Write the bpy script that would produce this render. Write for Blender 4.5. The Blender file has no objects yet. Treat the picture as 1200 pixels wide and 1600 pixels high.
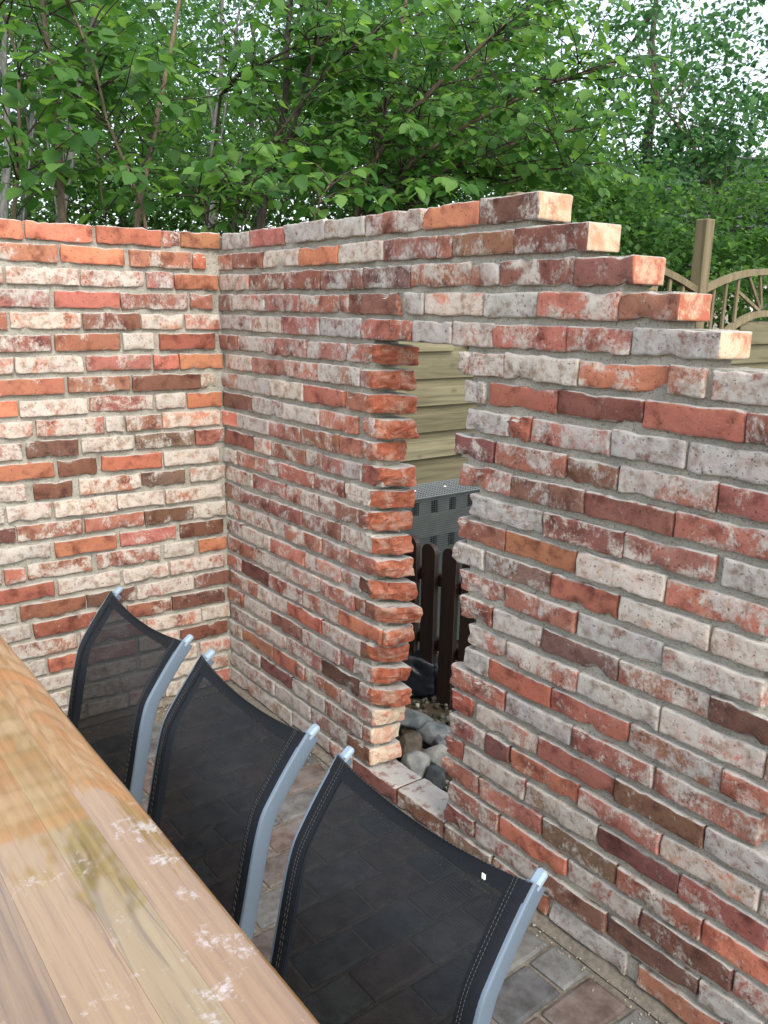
import bpy, math, random
import numpy as np
from mathutils import Vector, Matrix, noise

# ------------------------------------------------------------------ camera, sky, sun, exposure
SC = bpy.context.scene
COL = SC.collection
F_PX, CAM = 1293.305, (3.117286, -1.576621, 1.640501)
YAW, PITCH, ROLL = 2.4798496, 0.2404884, -0.0170957


def cam_axes():
    f = Vector((math.cos(PITCH) * math.cos(YAW), math.cos(PITCH) * math.sin(YAW), -math.sin(PITCH)))
    rt = Vector((math.sin(YAW), -math.cos(YAW), 0))
    dn = f.cross(rt)
    r2 = math.cos(ROLL) * rt + math.sin(ROLL) * dn
    d2 = -math.sin(ROLL) * rt + math.cos(ROLL) * dn
    return r2, d2, f


AX_R, AX_D, AX_F = cam_axes()
cam_data = bpy.data.cameras.new('camera')
cam_data.sensor_fit = 'VERTICAL'
cam_data.sensor_height = 24.0
cam_data.lens = F_PX / 1600 * 24.0
cam_data.clip_start = 0.05
cam_data.clip_end = 2000
cam = bpy.data.objects.new('camera', cam_data)
COL.objects.link(cam)
m = Matrix((AX_R, -AX_D, -AX_F)).transposed().to_4x4()
m.translation = Vector(CAM)
cam.matrix_world = m
SC.camera = cam

SUN_EL, SUN_AZ = math.radians(48), math.radians(-9)      # azimuth measured from +X towards +Y
SUN_DIR = Vector((math.cos(SUN_EL) * math.cos(SUN_AZ), math.cos(SUN_EL) * math.sin(SUN_AZ), math.sin(SUN_EL)))
world = bpy.data.worlds.new('World')
SC.world = world
world.use_nodes = True
wn = world.node_tree
sky = wn.nodes.new('ShaderNodeTexSky')
sky.sky_type = 'NISHITA'
sky.sun_disc = False
sky.sun_elevation = SUN_EL
sky.sun_rotation = math.pi / 2 - SUN_AZ
sky.air_density = 1.0
sky.dust_density = 2.0
sky.ozone_density = 1.0
bg = wn.nodes['Background']
bg.inputs['Strength'].default_value = 0.15
veil = wn.nodes.new('ShaderNodeHueSaturation')          # thin high cloud takes most of the blue out
veil.inputs['Saturation'].default_value = 0.48
veil.inputs['Value'].default_value = 1.25
wn.links.new(sky.outputs[0], veil.inputs['Color'])
wn.links.new(veil.outputs[0], bg.inputs[0])

sun_data = bpy.data.lights.new('sun', 'SUN')
sun_data.energy = 0.68
sun_data.angle = math.radians(22)
sun_data.color = (1.0, 0.92, 0.80)
sun = bpy.data.objects.new('sun', sun_data)
COL.objects.link(sun)
sun.rotation_euler = SUN_DIR.to_track_quat('Z', 'Y').to_euler()

SC.render.engine = 'CYCLES'
SC.view_settings.view_transform = 'Standard'
SC.view_settings.look = 'None'
SC.view_settings.exposure = 1.15
SC.view_settings.gamma = 1
SC.view_settings.use_curve_mapping = False
SC.cycles.transparent_max_bounces = 16
SC.cycles.max_bounces = 8

# ------------------------------------------------------------------ helpers


def srgb(r, g, b):
    def f(c):
        c /= 255.0
        return c / 12.92 if c <= 0.04045 else ((c + 0.055) / 1.055) ** 2.4
    return (f(r), f(g), f(b), 1.0)


def at(px, py, depth):
    """the point seen at pixel (px, py) of the 1200x1600 frame, depth metres ahead of the lens"""
    return Vector(CAM) + (AX_F + AX_R * ((px - 600) / F_PX) + AX_D * ((py - 800) / F_PX)) * depth


def to_px(P):
    v = Vector(P) - Vector(CAM)
    d = v.dot(AX_F)
    return 600 + F_PX * v.dot(AX_R) / d, 800 + F_PX * v.dot(AX_D) / d, d


def link(o, parent=None):
    COL.objects.link(o)
    if parent is not None:
        o.parent = parent
    return o


def obj(name, mesh, mats=None, parent=None, loc=None, rot=None):
    if mats is not None:
        for mm in (mats if isinstance(mats, (list, tuple)) else [mats]):
            mesh.materials.append(mm)
    o = bpy.data.objects.new(name, mesh)
    if loc is not None:
        o.location = loc
    if rot is not None:
        o.rotation_euler = rot
    return link(o, parent)


def empty(name, loc=(0, 0, 0), rotz=0.0):
    o = bpy.data.objects.new(name, None)
    o.location = loc
    o.rotation_euler = (0, 0, rotz)
    o.empty_display_size = 0.1
    return link(o)


def tag(o, label=None, cat=None, group=None, kind=None):
    for k, v in (('label', label), ('category', cat), ('group', group), ('kind', kind)):
        if v:
            o[k] = v
    return o


class MB:
    """collects shapes, builds one mesh"""

    def __init__(self):
        self.v, self.f, self.m, self.sm = [], [], [], []

    def add(self, verts, faces, mat=0, smooth=False):
        b = len(self.v)
        self.v += [tuple(p) for p in verts]
        self.f += [tuple(i + b for i in f) for f in faces]
        self.m += [mat] * len(faces)
        self.sm += [smooth] * len(faces)
        return self

    def box(self, c, s, rot=None, bev=0.0, mat=0):
        hx, hy, hz = s[0] / 2, s[1] / 2, s[2] / 2
        b = min(bev, hx * .9, hy * .9, hz * .9)
        if b <= 0:
            vs = [Vector((x * hx, y * hy, z * hz)) for x in (-1, 1) for y in (-1, 1) for z in (-1, 1)]
            fs = [(0, 1, 3, 2), (4, 6, 7, 5), (0, 4, 5, 1), (2, 3, 7, 6), (0, 2, 6, 4), (1, 5, 7, 3)]
        else:
            vs, idx = [], {}
            for x in (-1, 1):
                for y in (-1, 1):
                    for z in (-1, 1):
                        for a in range(3):
                            h = [hx - b, hy - b, hz - b]
                            h[a] += b
                            idx[(x, y, z, a)] = len(vs)
                            vs.append(Vector((x * h[0], y * h[1], z * h[2])))
            fs = []
            for a in range(3):
                for sg in (-1, 1):
                    q = []
                    for u, w in ((-1, -1), (1, -1), (1, 1), (-1, 1)):
                        t = [0, 0, 0]
                        t[a] = sg
                        t[(a + 1) % 3] = u
                        t[(a + 2) % 3] = w
                        q.append(idx[(*t, a)])
                    fs.append(tuple(q if sg > 0 else q[::-1]))
            for a in range(3):
                b1, b2 = (a + 1) % 3, (a + 2) % 3
                for s1 in (-1, 1):
                    for s2 in (-1, 1):
                        def k(t, ax):
                            p = [0, 0, 0]
                            p[a], p[b1], p[b2] = t, s1, s2
                            return idx[(*p, ax)]
                        q = (k(-1, b1), k(1, b1), k(1, b2), k(-1, b2))
                        fs.append(q if s1 * s2 < 0 else q[::-1])
            for x in (-1, 1):
                for y in (-1, 1):
                    for z in (-1, 1):
                        q = (idx[(x, y, z, 0)], idx[(x, y, z, 1)], idx[(x, y, z, 2)])
                        fs.append(q if x * y * z > 0 else q[::-1])
        if rot is not None:
            vs = [rot @ p for p in vs]
        c = Vector(c)
        return self.add([p + c for p in vs], fs, mat)

    def beam(self, p, q, w, h, up=(0, 0, 1), bev=0.0, mat=0):
        p, q = Vector(p), Vector(q)
        d = (q - p).normalized()
        u = Vector(up)
        if abs(d.dot(u)) > .98:
            u = Vector((1, 0, 0))
        s = d.cross(u).normalized()
        u = s.cross(d)
        R = Matrix((d, s, u)).transposed()
        return self.box((p + q) / 2, ((q - p).length, w, h), R, bev, mat)

    def tube(self, pts, rad, n=8, mat=0, caps=True, flat=None):
        pts = [Vector(p) for p in pts]
        if not isinstance(rad, (list, tuple)):
            rad = [rad] * len(pts)
        prev = None
        vs = []
        for i, p in enumerate(pts):
            d = (pts[min(i + 1, len(pts) - 1)] - pts[max(i - 1, 0)]).normalized()
            if prev is None:
                u = Vector((0, 0, 1)) if abs(d.z) < .9 else Vector((1, 0, 0))
                u = (u - d * u.dot(d)).normalized()
            else:
                u = (prev - d * prev.dot(d)).normalized()
            prev = u
            w = d.cross(u)
            for k in range(n):
                a = 2 * math.pi * k / n
                vs.append(p + (u * math.cos(a) + w * math.sin(a)) * rad[i])
        fs = []
        for i in range(len(pts) - 1):
            for k in range(n):
                a, b = i * n + k, i * n + (k + 1) % n
                fs.append((a, b, b + n, a + n))
        if caps:
            fs.append(tuple(range(n))[::-1])
            fs.append(tuple(range((len(pts) - 1) * n, len(pts) * n)))
        return self.add(vs, fs, mat, True)

    def mesh(self, name):
        me = bpy.data.meshes.new(name)
        me.from_pydata(self.v, [], self.f)
        me.polygons.foreach_set('material_index', self.m)
        me.polygons.foreach_set('use_smooth', self.sm)
        me.update()
        return me

    def build(self, name, mats, parent=None, loc=None, rot=None):
        return obj(name, self.mesh(name), mats, parent, loc, rot)


def fast_mesh(name, co, faces_n, nv, smooth=False):
    """co (N,3); faces_n (M,k) equal sided"""
    me = bpy.data.meshes.new(name)
    k = faces_n.shape[1]
    me.vertices.add(len(co))
    me.vertices.foreach_set('co', np.ascontiguousarray(co, dtype=np.float32).ravel())
    me.loops.add(faces_n.size)
    me.loops.foreach_set('vertex_index', np.ascontiguousarray(faces_n, dtype=np.int32).ravel())
    me.polygons.add(len(faces_n))
    me.polygons.foreach_set('loop_start', np.arange(0, faces_n.size, k, dtype=np.int32))
    me.polygons.foreach_set('loop_total', np.full(len(faces_n), k, dtype=np.int32))
    me.polygons.foreach_set('use_smooth', np.full(len(faces_n), smooth))
    me.update(calc_edges=True)
    return me


# ------------------------------------------------------------------ materials


class NT:
    def __init__(self, name):
        self.mat = bpy.data.materials.new(name)
        self.mat.use_nodes = True
        self.t = self.mat.node_tree
        self.p = self.t.nodes['Principled BSDF']
        self.out = self.t.nodes['Material Output']

    def n(self, typ, **kw):
        nd = self.t.nodes.new(typ)
        for k, v in kw.items():
            if k.startswith('i_'):
                nd.inputs[k[2:].replace('_', ' ')].default_value = v
            else:
                setattr(nd, k, v)
        return nd

    def l(self, a, b):
        self.t.links.new(a, b)

    def coord(self, which='Object', offset=None, scale=None):
        tc = self.n('ShaderNodeTexCoord')
        s = tc.outputs[which]
        if offset is not None:
            va = self.n('ShaderNodeVectorMath', operation='ADD')
            self.l(s, va.inputs[0])
            self.l(offset, va.inputs[1])
            s = va.outputs[0]
        if scale is not None:
            vm = self.n('ShaderNodeVectorMath', operation='MULTIPLY')
            self.l(s, vm.inputs[0])
            vm.inputs[1].default_value = scale
            s = vm.outputs[0]
        return s

    def rnd(self, k=37.0):
        oi = self.n('ShaderNodeObjectInfo')
        cx = self.n('ShaderNodeVectorMath', operation='SCALE')
        cx.inputs[0].default_value = (1.0, 0.73, 0.41)
        ml = self.n('ShaderNodeMath', operation='MULTIPLY')
        ml.inputs[1].default_value = k
        self.l(oi.outputs['Random'], ml.inputs[0])
        self.l(ml.outputs[0], cx.inputs['Scale'])
        return oi, cx.outputs[0]

    def noise(self, vec, scale, detail=4.0, rough=.55, dist=0.0):
        nd = self.n('ShaderNodeTexNoise')
        nd.inputs['Scale'].default_value = scale
        nd.inputs['Detail'].default_value = detail
        nd.inputs['Roughness'].default_value = rough
        nd.inputs['Distortion'].default_value = dist
        self.l(vec, nd.inputs['Vector'])
        return nd.outputs['Fac']

    def ramp(self, fac, stops, interp='LINEAR'):
        r = self.n('ShaderNodeValToRGB')
        r.color_ramp.interpolation = interp
        e = r.color_ramp.elements
        while len(e) < len(stops):
            e.new(.5)
        for i, (pos, c) in enumerate(stops):
            e[i].position = pos
            e[i].color = c if not isinstance(c, (int, float)) else (c, c, c, 1)
        self.l(fac, r.inputs['Fac'])
        return r.outputs['Color']

    def mix(self, fac, a, b, mode='MIX'):
        nd = self.n('ShaderNodeMix', data_type='RGBA', blend_type=mode, clamp_factor=True)
        for s, v in ((nd.inputs[0], fac), (nd.inputs[6], a), (nd.inputs[7], b)):
            if isinstance(v, (int, float, tuple)):
                s.default_value = v
            else:
                self.l(v, s)
        return nd.outputs[2]

    def math(self, op, a, b=None, clamp=False):
        nd = self.n('ShaderNodeMath', operation=op, use_clamp=clamp)
        for s, v in zip(nd.inputs, (a, b)):
            if v is None:
                continue
            if isinstance(v, (int, float)):
                s.default_value = v
            else:
                self.l(v, s)
        return nd.outputs[0]

    def step(self, fac, lo, hi):
        nd = self.n('ShaderNodeMapRange', interpolation_type='SMOOTHSTEP')
        for i, v in ((0, fac), (1, lo), (2, hi)):
            if isinstance(v, (int, float)):
                nd.inputs[i].default_value = v
            else:
                self.l(v, nd.inputs[i])
        return nd.outputs[0]

    def bump(self, h, strength=.4, dist=.004, normal=None):
        b = self.n('ShaderNodeBump')
        b.inputs['Strength'].default_value = strength
        b.inputs['Distance'].default_value = dist
        self.l(h, b.inputs['Height'])
        if normal is not None:
            self.l(normal, b.inputs['Normal'])
        self.l(b.outputs[0], self.p.inputs['Normal'])
        return b.outputs[0]

    def done(self, color=None, rough=None, **kw):
        for k, v in ((('Base Color', color), ('Roughness', rough)) + tuple((a.replace('_', ' '), b) for a, b in kw.items())):
            if v is None:
                continue
            if isinstance(v, (int, float, tuple)):
                self.p.inputs[k].default_value = v
            else:
                self.l(v, self.p.inputs[k])
        return self.mat


def mat_brick():
    """old brick: base colour in obj.color, limewash left on it by the properties wash / wash_tone / soot"""
    t = NT('reclaimed_brick')
    oi, off = t.rnd(53)
    v = t.coord('Object', off)
    at_ = []
    for nm in ('wash', 'wash_tone', 'soot'):
        a = t.n('ShaderNodeAttribute', attribute_type='OBJECT', attribute_name=nm)
        at_.append(a.outputs['Fac'])
    wash, tone, soot = at_
    base = oi.outputs['Color']
    # burnt-clay variation
    n1 = t.noise(v, 16, 5, .6)
    base = t.mix(t.step(n1, .42, .72), base, t.mix(1.0, base, srgb(150, 105, 95), 'MULTIPLY'))
    n2 = t.noise(v, 9, 3, .5)
    hue = t.n('ShaderNodeHueSaturation')
    t.l(base, hue.inputs['Color'])
    t.l(t.math('ADD', t.math('MULTIPLY', n2, .022), .500), hue.inputs['Hue'])
    t.l(t.math('ADD', t.math('MULTIPLY', n1, .8), .50), hue.inputs['Value'])
    hue.inputs['Saturation'].default_value = .88
    base = hue.outputs[0]
    # limewash: large worn patches, with a fine ragged edge
    big = t.noise(v, 11, 8, .68, .5)
    fine = t.noise(t.coord('Object', off, (1.5, 1, 1)), 75, 8, .72)
    f = t.math('ADD', t.math('MULTIPLY', big, .68), t.math('MULTIPLY', fine, .32))
    lo = t.math('SUBTRACT', .70, t.math('MULTIPLY', wash, .36))
    hi = t.math('ADD', lo, .115)
    mask = t.step(f, lo, hi)
    thin = t.math('MULTIPLY', mask, t.math('ADD', t.math('MULTIPLY', t.noise(v, 30, 6, .7), 1.0), .34), clamp=True)
    wcol = t.mix(tone, srgb(208, 200, 184), srgb(184, 181, 173))
    wcol = t.mix(t.step(t.noise(v, 40, 3), .45, .75), wcol, t.mix(1.0, wcol, srgb(190, 176, 164), 'MULTIPLY'))
    col = t.mix(thin, base, wcol)
    # soot and weathering
    sn = t.noise(v, 13, 5, .65, .4)
    sm = t.math('MULTIPLY', t.step(sn, t.math('SUBTRACT', .82, t.math('MULTIPLY', soot, .5)), .84), .75)
    col = t.mix(sm, col, srgb(66, 56, 50))
    # pits and specks
    pit = t.noise(v, 130, 2, .5)
    col = t.mix(t.math('MULTIPLY', t.step(pit, .64, .72), .6), col, srgb(70, 45, 36))
    spk = t.noise(t.coord('Object', off, (1.6, 1, 1)), 70, 8, .75, .8)
    col = t.mix(t.math('MULTIPLY', t.step(spk, .60, .72), .42), col, srgb(206, 196, 178))
    # mortar smears left on the bed faces and arrises
    geo = t.n('ShaderNodeNewGeometry')
    tr = t.n('ShaderNodeVectorTransform', vector_type='NORMAL', convert_from='WORLD', convert_to='OBJECT')
    t.l(geo.outputs['Normal'], tr.inputs[0])
    sx = t.n('ShaderNodeSeparateXYZ')
    t.l(tr.outputs[0], sx.inputs[0])
    up = t.step(sx.outputs[2], .35, .8)
    edge = t.step(t.math('ABSOLUTE', sx.outputs[2]), .25, .65)
    mo = t.math('MULTIPLY', up, t.step(t.noise(v, 24, 4), .3, .5))
    col = t.mix(t.math('MULTIPLY', edge, t.step(t.noise(v, 45, 4), .42, .62)), col, srgb(166, 162, 150))
    col = t.mix(t.math('MULTIPLY', mo, .9), col, srgb(180, 176, 166))
    col = t.mix(t.math('MULTIPLY', t.step(t.noise(v, 210, 3, .7), .5, .8), .3), col, t.mix(1.0, col, srgb(150, 140, 130), 'MULTIPLY'))
    h = t.math('ADD', t.math('MULTIPLY', t.noise(v, 34, 8, .75), 1.0), t.math('MULTIPLY', t.noise(v, 150, 3, .6), .35))
    h = t.math('SUBTRACT', h, t.math('MULTIPLY', t.step(pit, .64, .72), .5))
    h = t.math('ADD', h, t.math('MULTIPLY', thin, .12))
    t.bump(h, .75, .0045)
    return t.done(col, .92)


def mat_core():
    """freshly broken clay"""
    t = NT('broken_brick_core')
    oi, off = t.rnd(71)
    v = t.coord('Object', off)
    n = t.noise(v, 22, 6, .65, .5)
    col = t.ramp(n, [(.28, srgb(112, 62, 46)), (.5, srgb(176, 96, 66)), (.74, srgb(196, 136, 108))])
    pa = t.step(t.noise(v, 15, 6, .7, .3), .47, .62)
    col = t.mix(t.math('MULTIPLY', pa, .6), col, srgb(206, 176, 152))
    col = t.mix(t.step(t.noise(v, 60, 3), .62, .72), col, srgb(120, 60, 44))
    h = t.math('ADD', t.noise(v, 60, 10, .82), t.math('MULTIPLY', t.noise(v, 20, 3), .6))
    t.bump(h, 1.0, .010)
    return t.done(col, .95)


def mat_end(name, a, b):
    """header faces of the stepped end: cream limewash or bare clay"""
    t = NT(name)
    oi, off = t.rnd(31)
    v = t.coord('Object', off)
    n = t.noise(v, 12, 9, .74, .5)
    col = t.mix(t.step(n, .44, .60), a, b)
    col = t.mix(t.math('MULTIPLY', t.step(t.noise(v, 18, 8, .75), .52, .62), .8), col, srgb(176, 104, 78))
    col = t.mix(t.step(t.noise(v, 80, 3), .64, .72), col, srgb(168, 140, 110))
    t.bump(t.noise(v, 38, 7, .7), .7, .004)
    return t.done(col, .93)


def mat_mortar():
    t = NT('lime_mortar')
    v = t.coord('Object')
    n = t.noise(v, 6, 5, .6)
    col = t.ramp(n, [(.3, srgb(150, 146, 133)), (.52, srgb(176, 171, 156)), (.75, srgb(194, 188, 172))])
    col = t.mix(t.step(t.noise(v, 170, 3, .7), .5, .75), col, srgb(98, 94, 86))
    t.bump(t.math('ADD', t.noise(v, 110, 8, .8), t.noise(v, 26, 5, .7)), 1.0, .006)
    return t.done(col, .97)


def mat_simple(name, c1, c2, scale=20, rough=.8, bump=.3, dist=.003, detail=5, stretch=None, **kw):
    t = NT(name)
    oi, off = t.rnd(17)
    v = t.coord('Object', off, stretch)
    n = t.noise(v, scale, detail, .6, .2)
    col = t.mix(t.step(n, .3, .7), c1, c2)
    if bump:
        t.bump(t.noise(v, scale * 3, 5, .65), bump, dist)
    return t.done(col, rough, **kw)


def mat_leaf(name, c1, c2, c3, trans=.35, rough=.5):
    t = NT(name)
    geo = t.n('ShaderNodeNewGeometry')
    oi = t.n('ShaderNodeObjectInfo')
    r = t.math('FRACT', t.math('ADD', geo.outputs['Random Per Island'], oi.outputs['Random']))
    col = t.ramp(r, [(0.0, c1), (.55, c2), (1.0, c3)])
    v = t.coord('Object')
    col = t.mix(t.math('MULTIPLY', t.noise(v, 1.3, 3), .5), col, t.mix(1.0, col, srgb(196, 205, 150), 'MULTIPLY'))
    t.done(col, rough, Specular_IOR_Level=.3)
    tl = t.n('ShaderNodeBsdfTranslucent')
    hs = t.n('ShaderNodeHueSaturation')
    hs.inputs['Hue'].default_value = .485
    hs.inputs['Saturation'].default_value = 1.1
    hs.inputs['Value'].default_value = 1.7
    t.l(col, hs.inputs['Color'])
    t.l(hs.outputs[0], tl.inputs['Color'])
    mx = t.n('ShaderNodeMixShader')
    mx.inputs[0].default_value = trans
    t.l(t.p.outputs[0], mx.inputs[1])
    t.l(tl.outputs[0], mx.inputs[2])
    t.l(mx.outputs[0], t.out.inputs['Surface'])
    return t.mat


def mat_bark(name, c1, c2, c3):
    t = NT(name)
    v = t.coord('Object', None, (1, 1, .25))
    n = t.noise(v, 40, 6, .65, .3)
    col = t.ramp(n, [(.3, c1), (.5, c2), (.72, c3)])
    t.bump(t.noise(v, 70, 5, .7), .6, .006)
    return t.done(col, .9)


def mat_wood(name, dark, mid, light, grain=26, rough=.75, along='X', bump=.35):
    t = NT(name)
    oi, off = t.rnd(29)
    st = {'X': (.06, 1, 1), 'Y': (1, .06, 1), 'Z': (1, 1, .06)}[along]
    v = t.coord('Object', off, st)
    n = t.noise(v, grain, 6, .6, 1.2)
    col = t.ramp(n, [(.28, dark), (.5, mid), (.72, light)])
    col = t.mix(1.0, col, t.ramp(oi.outputs['Random'], [(0, srgb(205, 200, 185)), (1, srgb(255, 250, 240))]), 'MULTIPLY')
    kn = t.n('ShaderNodeTexVoronoi')
    kn.inputs['Scale'].default_value = 5
    t.l(t.coord('Object', off, {'X': (.5, 1, 1), 'Y': (1, .5, 1), 'Z': (1, 1, .5)}[along]), kn.inputs['Vector'])
    col = t.mix(t.math('SUBTRACT', 1.0, t.step(kn.outputs['Distance'], .02, .09)), col, dark)
    t.bump(n, bump, .002)
    return t.done(col, rough)


def mat_sling():
    """woven black sling: thin yarns with small open gaps"""
    t = NT('woven_black_mesh')
    v = t.coord('Object')
    wv = []
    for d in ('X', 'Z'):
        w = t.n('ShaderNodeTexWave', wave_type='BANDS', bands_direction=d)
        w.inputs['Scale'].default_value = 95
        t.l(v, w.inputs['Vector'])
        wv.append(w.outputs['Fac'])
    wp = t.math('MULTIPLY', wv[0], wv[1])
    col = t.mix(wp, srgb(8, 13, 18), srgb(20, 27, 33))
    t.done(col, .7, Specular_IOR_Level=.3)
    t.bump(wp, .3, .0006)
    tr = t.n('ShaderNodeBsdfTransparent')
    mx = t.n('ShaderNodeMixShader')
    fac = t.math('ADD', t.math('MULTIPLY', t.math('SUBTRACT', 1.0, wp), .05), .062)
    t.l(fac, mx.inputs[0])
    t.l(t.p.outputs[0], mx.inputs[1])
    t.l(tr.outputs[0], mx.inputs[2])
    t.l(mx.outputs[0], t.out.inputs['Surface'])
    return t.mat


def mat_plank(name, dark, mid, light, crack=.0):
    """varnished table board, grain along X; dried splashes of whitewash on it"""
    t = NT(name)
    oi, off = t.rnd(41)
    v = t.coord('Object', off, (.045, 1, 1))
    warp = t.noise(t.coord('Object', off, (.5, 1, 1)), 5, 3, .5)
    ring = t.n('ShaderNodeTexWave', wave_type='BANDS', bands_direction='Y', wave_profile='SIN')
    ring.inputs['Scale'].default_value = 14
    ring.inputs['Distortion'].default_value = 9
    ring.inputs['Detail'].default_value = 3
    ring.inputs['Detail Scale'].default_value = .8
    t.l(v, ring.inputs['Vector'])
    n = t.noise(v, 34, 9, .68, .5)
    g = t.math('ADD', t.math('MULTIPLY', ring.outputs['Fac'], .12), t.math('MULTIPLY', n, .88))
    g = t.math('ADD', t.math('MULTIPLY', g, .7), t.math('MULTIPLY', warp, .3))
    col = t.ramp(g, [(.30, dark), (.48, mid), (.66, light)])
    fine = t.noise(t.coord('Object', off, (.03, 1, 1)), 240, 3, .6)
    col = t.mix(t.math('MULTIPLY', t.step(fine, .48, .7), .42), col, dark)
    # dark checks that follow the grain
    ck = t.noise(t.coord('Object', off, (.06, 1, 1)), 9, 4, .5, .6)
    ckm = t.math('SUBTRACT', 1.0, t.step(t.math('ABSOLUTE', t.math('SUBTRACT', ck, .5)), .002, .012))
    gate = t.step(t.noise(t.coord('Object', off, (.5, 1, 1)), 4, 2), .5, .6)
    col = t.mix(t.math('MULTIPLY', t.math('MULTIPLY', ckm, gate), .4), col, srgb(70, 46, 30))
    # dried white splashes
    wv = t.n('ShaderNodeNewGeometry').outputs['Position']
    sp = t.n('ShaderNodeSeparateXYZ')
    t.l(wv, sp.inputs[0])
    inx = t.math('MULTIPLY', t.step(sp.outputs[0], 1.66, 1.86), t.math('SUBTRACT', 1.0, t.step(sp.outputs[0], 2.5, 2.7)))
    iny = t.step(sp.outputs[1], -1.5, -1.12)
    reg = t.math('MULTIPLY', inx, t.math('ADD', t.math('MULTIPLY', iny, .075), .0))
    s0 = t.noise(wv, 17, 3, .5, .3)
    s1 = t.noise(wv, 85, 5, .72, .8)
    s = t.math('ADD', t.math('MULTIPLY', s0, .62), t.math('MULTIPLY', s1, .38))
    thr = t.math('SUBTRACT', .618, reg)
    spl = t.math('MULTIPLY', t.step(s, thr, t.math('ADD', thr, .13)), inx)
    col = t.mix(t.math('MULTIPLY', spl, .62), col, srgb(214, 212, 214))
    t.bump(t.math('ADD', t.math('MULTIPLY', fine, .4), t.math('MULTIPLY', n, .5)), .12, .001)
    ro = t.math('ADD', t.math('MULTIPLY', spl, .45), .38)
    return t.done(col, ro, Coat_Weight=1.0, Coat_Roughness=.05, Coat_IOR=2.4)


def mat_paver():
    t = NT('clay_paver')
    oi, off = t.rnd(61)
    v = t.coord('Object', off)
    n = t.noise(v, 18, 5, .65)
    col = t.mix(t.step(n, .3, .72), oi.outputs['Color'], t.mix(1.0, oi.outputs['Color'], srgb(176, 168, 162), 'MULTIPLY'))
    col = t.mix(t.math('MULTIPLY', t.step(t.noise(v, 7, 4, .6), .5, .7), .45), col, srgb(132, 131, 126))
    col = t.mix(t.math('MULTIPLY', t.step(t.noise(v, 150, 2), .6, .72), .6), col, srgb(84, 74, 68))
    t.bump(t.math('ADD', t.noise(v, 90, 5, .7), t.noise(v, 14, 3)), .5, .003)
    return t.done(col, .9)


M = {}
M['brick'] = mat_brick()
M['core'] = mat_core()
M['end_cream'] = mat_end('limewashed_brick_end', srgb(200, 184, 156), srgb(188, 148, 116))
M['end_orange'] = mat_end('bare_brick_end', srgb(172, 98, 72), srgb(196, 164, 136))
M['end_pale'] = mat_end('pale_brick_end', srgb(206, 192, 166), srgb(196, 148, 122))
M['mortar'] = mat_mortar()
M['paver'] = mat_paver()
M['sand'] = mat_simple('joint_sand', srgb(98, 92, 82), srgb(128, 120, 106), 60, .97, .5)
M['soil'] = mat_simple('woodland_soil', srgb(48, 40, 30), srgb(78, 66, 46), 3, .97, .6, .02)
M['gravel'] = mat_simple('gravel_stone', srgb(84, 82, 74), srgb(140, 134, 120), 8, .9, .3)
M['stone_grey'] = mat_simple('grey_boulder', srgb(74, 80, 82), srgb(124, 128, 126), 16, .85, .8, .006)
M['stone_brown'] = mat_simple('brown_boulder', srgb(66, 58, 46), srgb(110, 98, 80), 16, .85, .8, .006)
M['stone_pale'] = mat_simple('pale_boulder', srgb(104, 104, 98), srgb(150, 148, 138), 16, .85, .8, .006)
M['stone_dark'] = mat_simple('dark_boulder', srgb(48, 52, 54), srgb(80, 84, 82), 16, .85, .8, .006)
M['alu'] = NT('painted_aluminium').done(srgb(108, 122, 134), .42, Metallic=.2)
M['cap'] = NT('plastic_cap').done(srgb(138, 156, 168), .5)
M['sling'] = mat_sling()
M['hem'] = mat_simple('black_hem_fabric', srgb(14, 17, 21), srgb(22, 26, 31), 300, .7, .25, .0006, Specular_IOR_Level=.25)
M['thread'] = NT('white_thread').done(srgb(84, 83, 80), .8)
M['white'] = NT('white_tag').done(srgb(235, 235, 230), .6)
M['fence'] = mat_wood('weathered_fence_board', srgb(92, 89, 70), srgb(124, 120, 96), srgb(144, 140, 116), 24, .85, 'Y')
M['fence_post'] = mat_wood('weathered_fence_post', srgb(94, 86, 66), srgb(128, 118, 92), srgb(148, 138, 112), 24, .85, 'Z')
M['picket'] = mat_simple('dark_brown_stain', srgb(36, 25, 19), srgb(52, 37, 29), 22, .6, .3, .001, 5, (1, 1, .1))
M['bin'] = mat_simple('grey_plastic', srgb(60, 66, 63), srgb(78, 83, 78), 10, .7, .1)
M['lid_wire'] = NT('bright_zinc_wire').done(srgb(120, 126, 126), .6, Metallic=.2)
M['bin_dark'] = mat_simple('bin_plastic_lower_tone', srgb(44, 52, 50), srgb(58, 66, 62), 10, .7, .1)  # darker tone for the lower bands and bars of the bin
M['wire'] = NT('zinc_wire').done(srgb(96, 102, 104), .5, Metallic=.6)
M['black_plastic'] = mat_simple('black_plastic_sheet', srgb(14, 18, 24), srgb(26, 31, 40), 8, .38, .3, .004)
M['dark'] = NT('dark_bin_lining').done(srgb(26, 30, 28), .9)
M['leaf_hazel'] = mat_leaf('hazel_leaf', srgb(60, 100, 50), srgb(82, 126, 60), srgb(122, 162, 84), .5)
M['leaf_mid'] = mat_leaf('shrub_leaf', srgb(58, 94, 48), srgb(78, 118, 60), srgb(106, 144, 76), .5)
M['leaf_far'] = mat_leaf('tree_leaf', srgb(58, 96, 62), srgb(78, 120, 76), srgb(106, 146, 94), .5)
M['bark_brown'] = mat_bark('hazel_bark', srgb(62, 52, 42), srgb(98, 84, 68), srgb(128, 112, 92))
M['bark_grey'] = mat_bark('grey_tree_bark', srgb(62, 62, 56), srgb(92, 92, 85), srgb(120, 120, 112))
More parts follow.
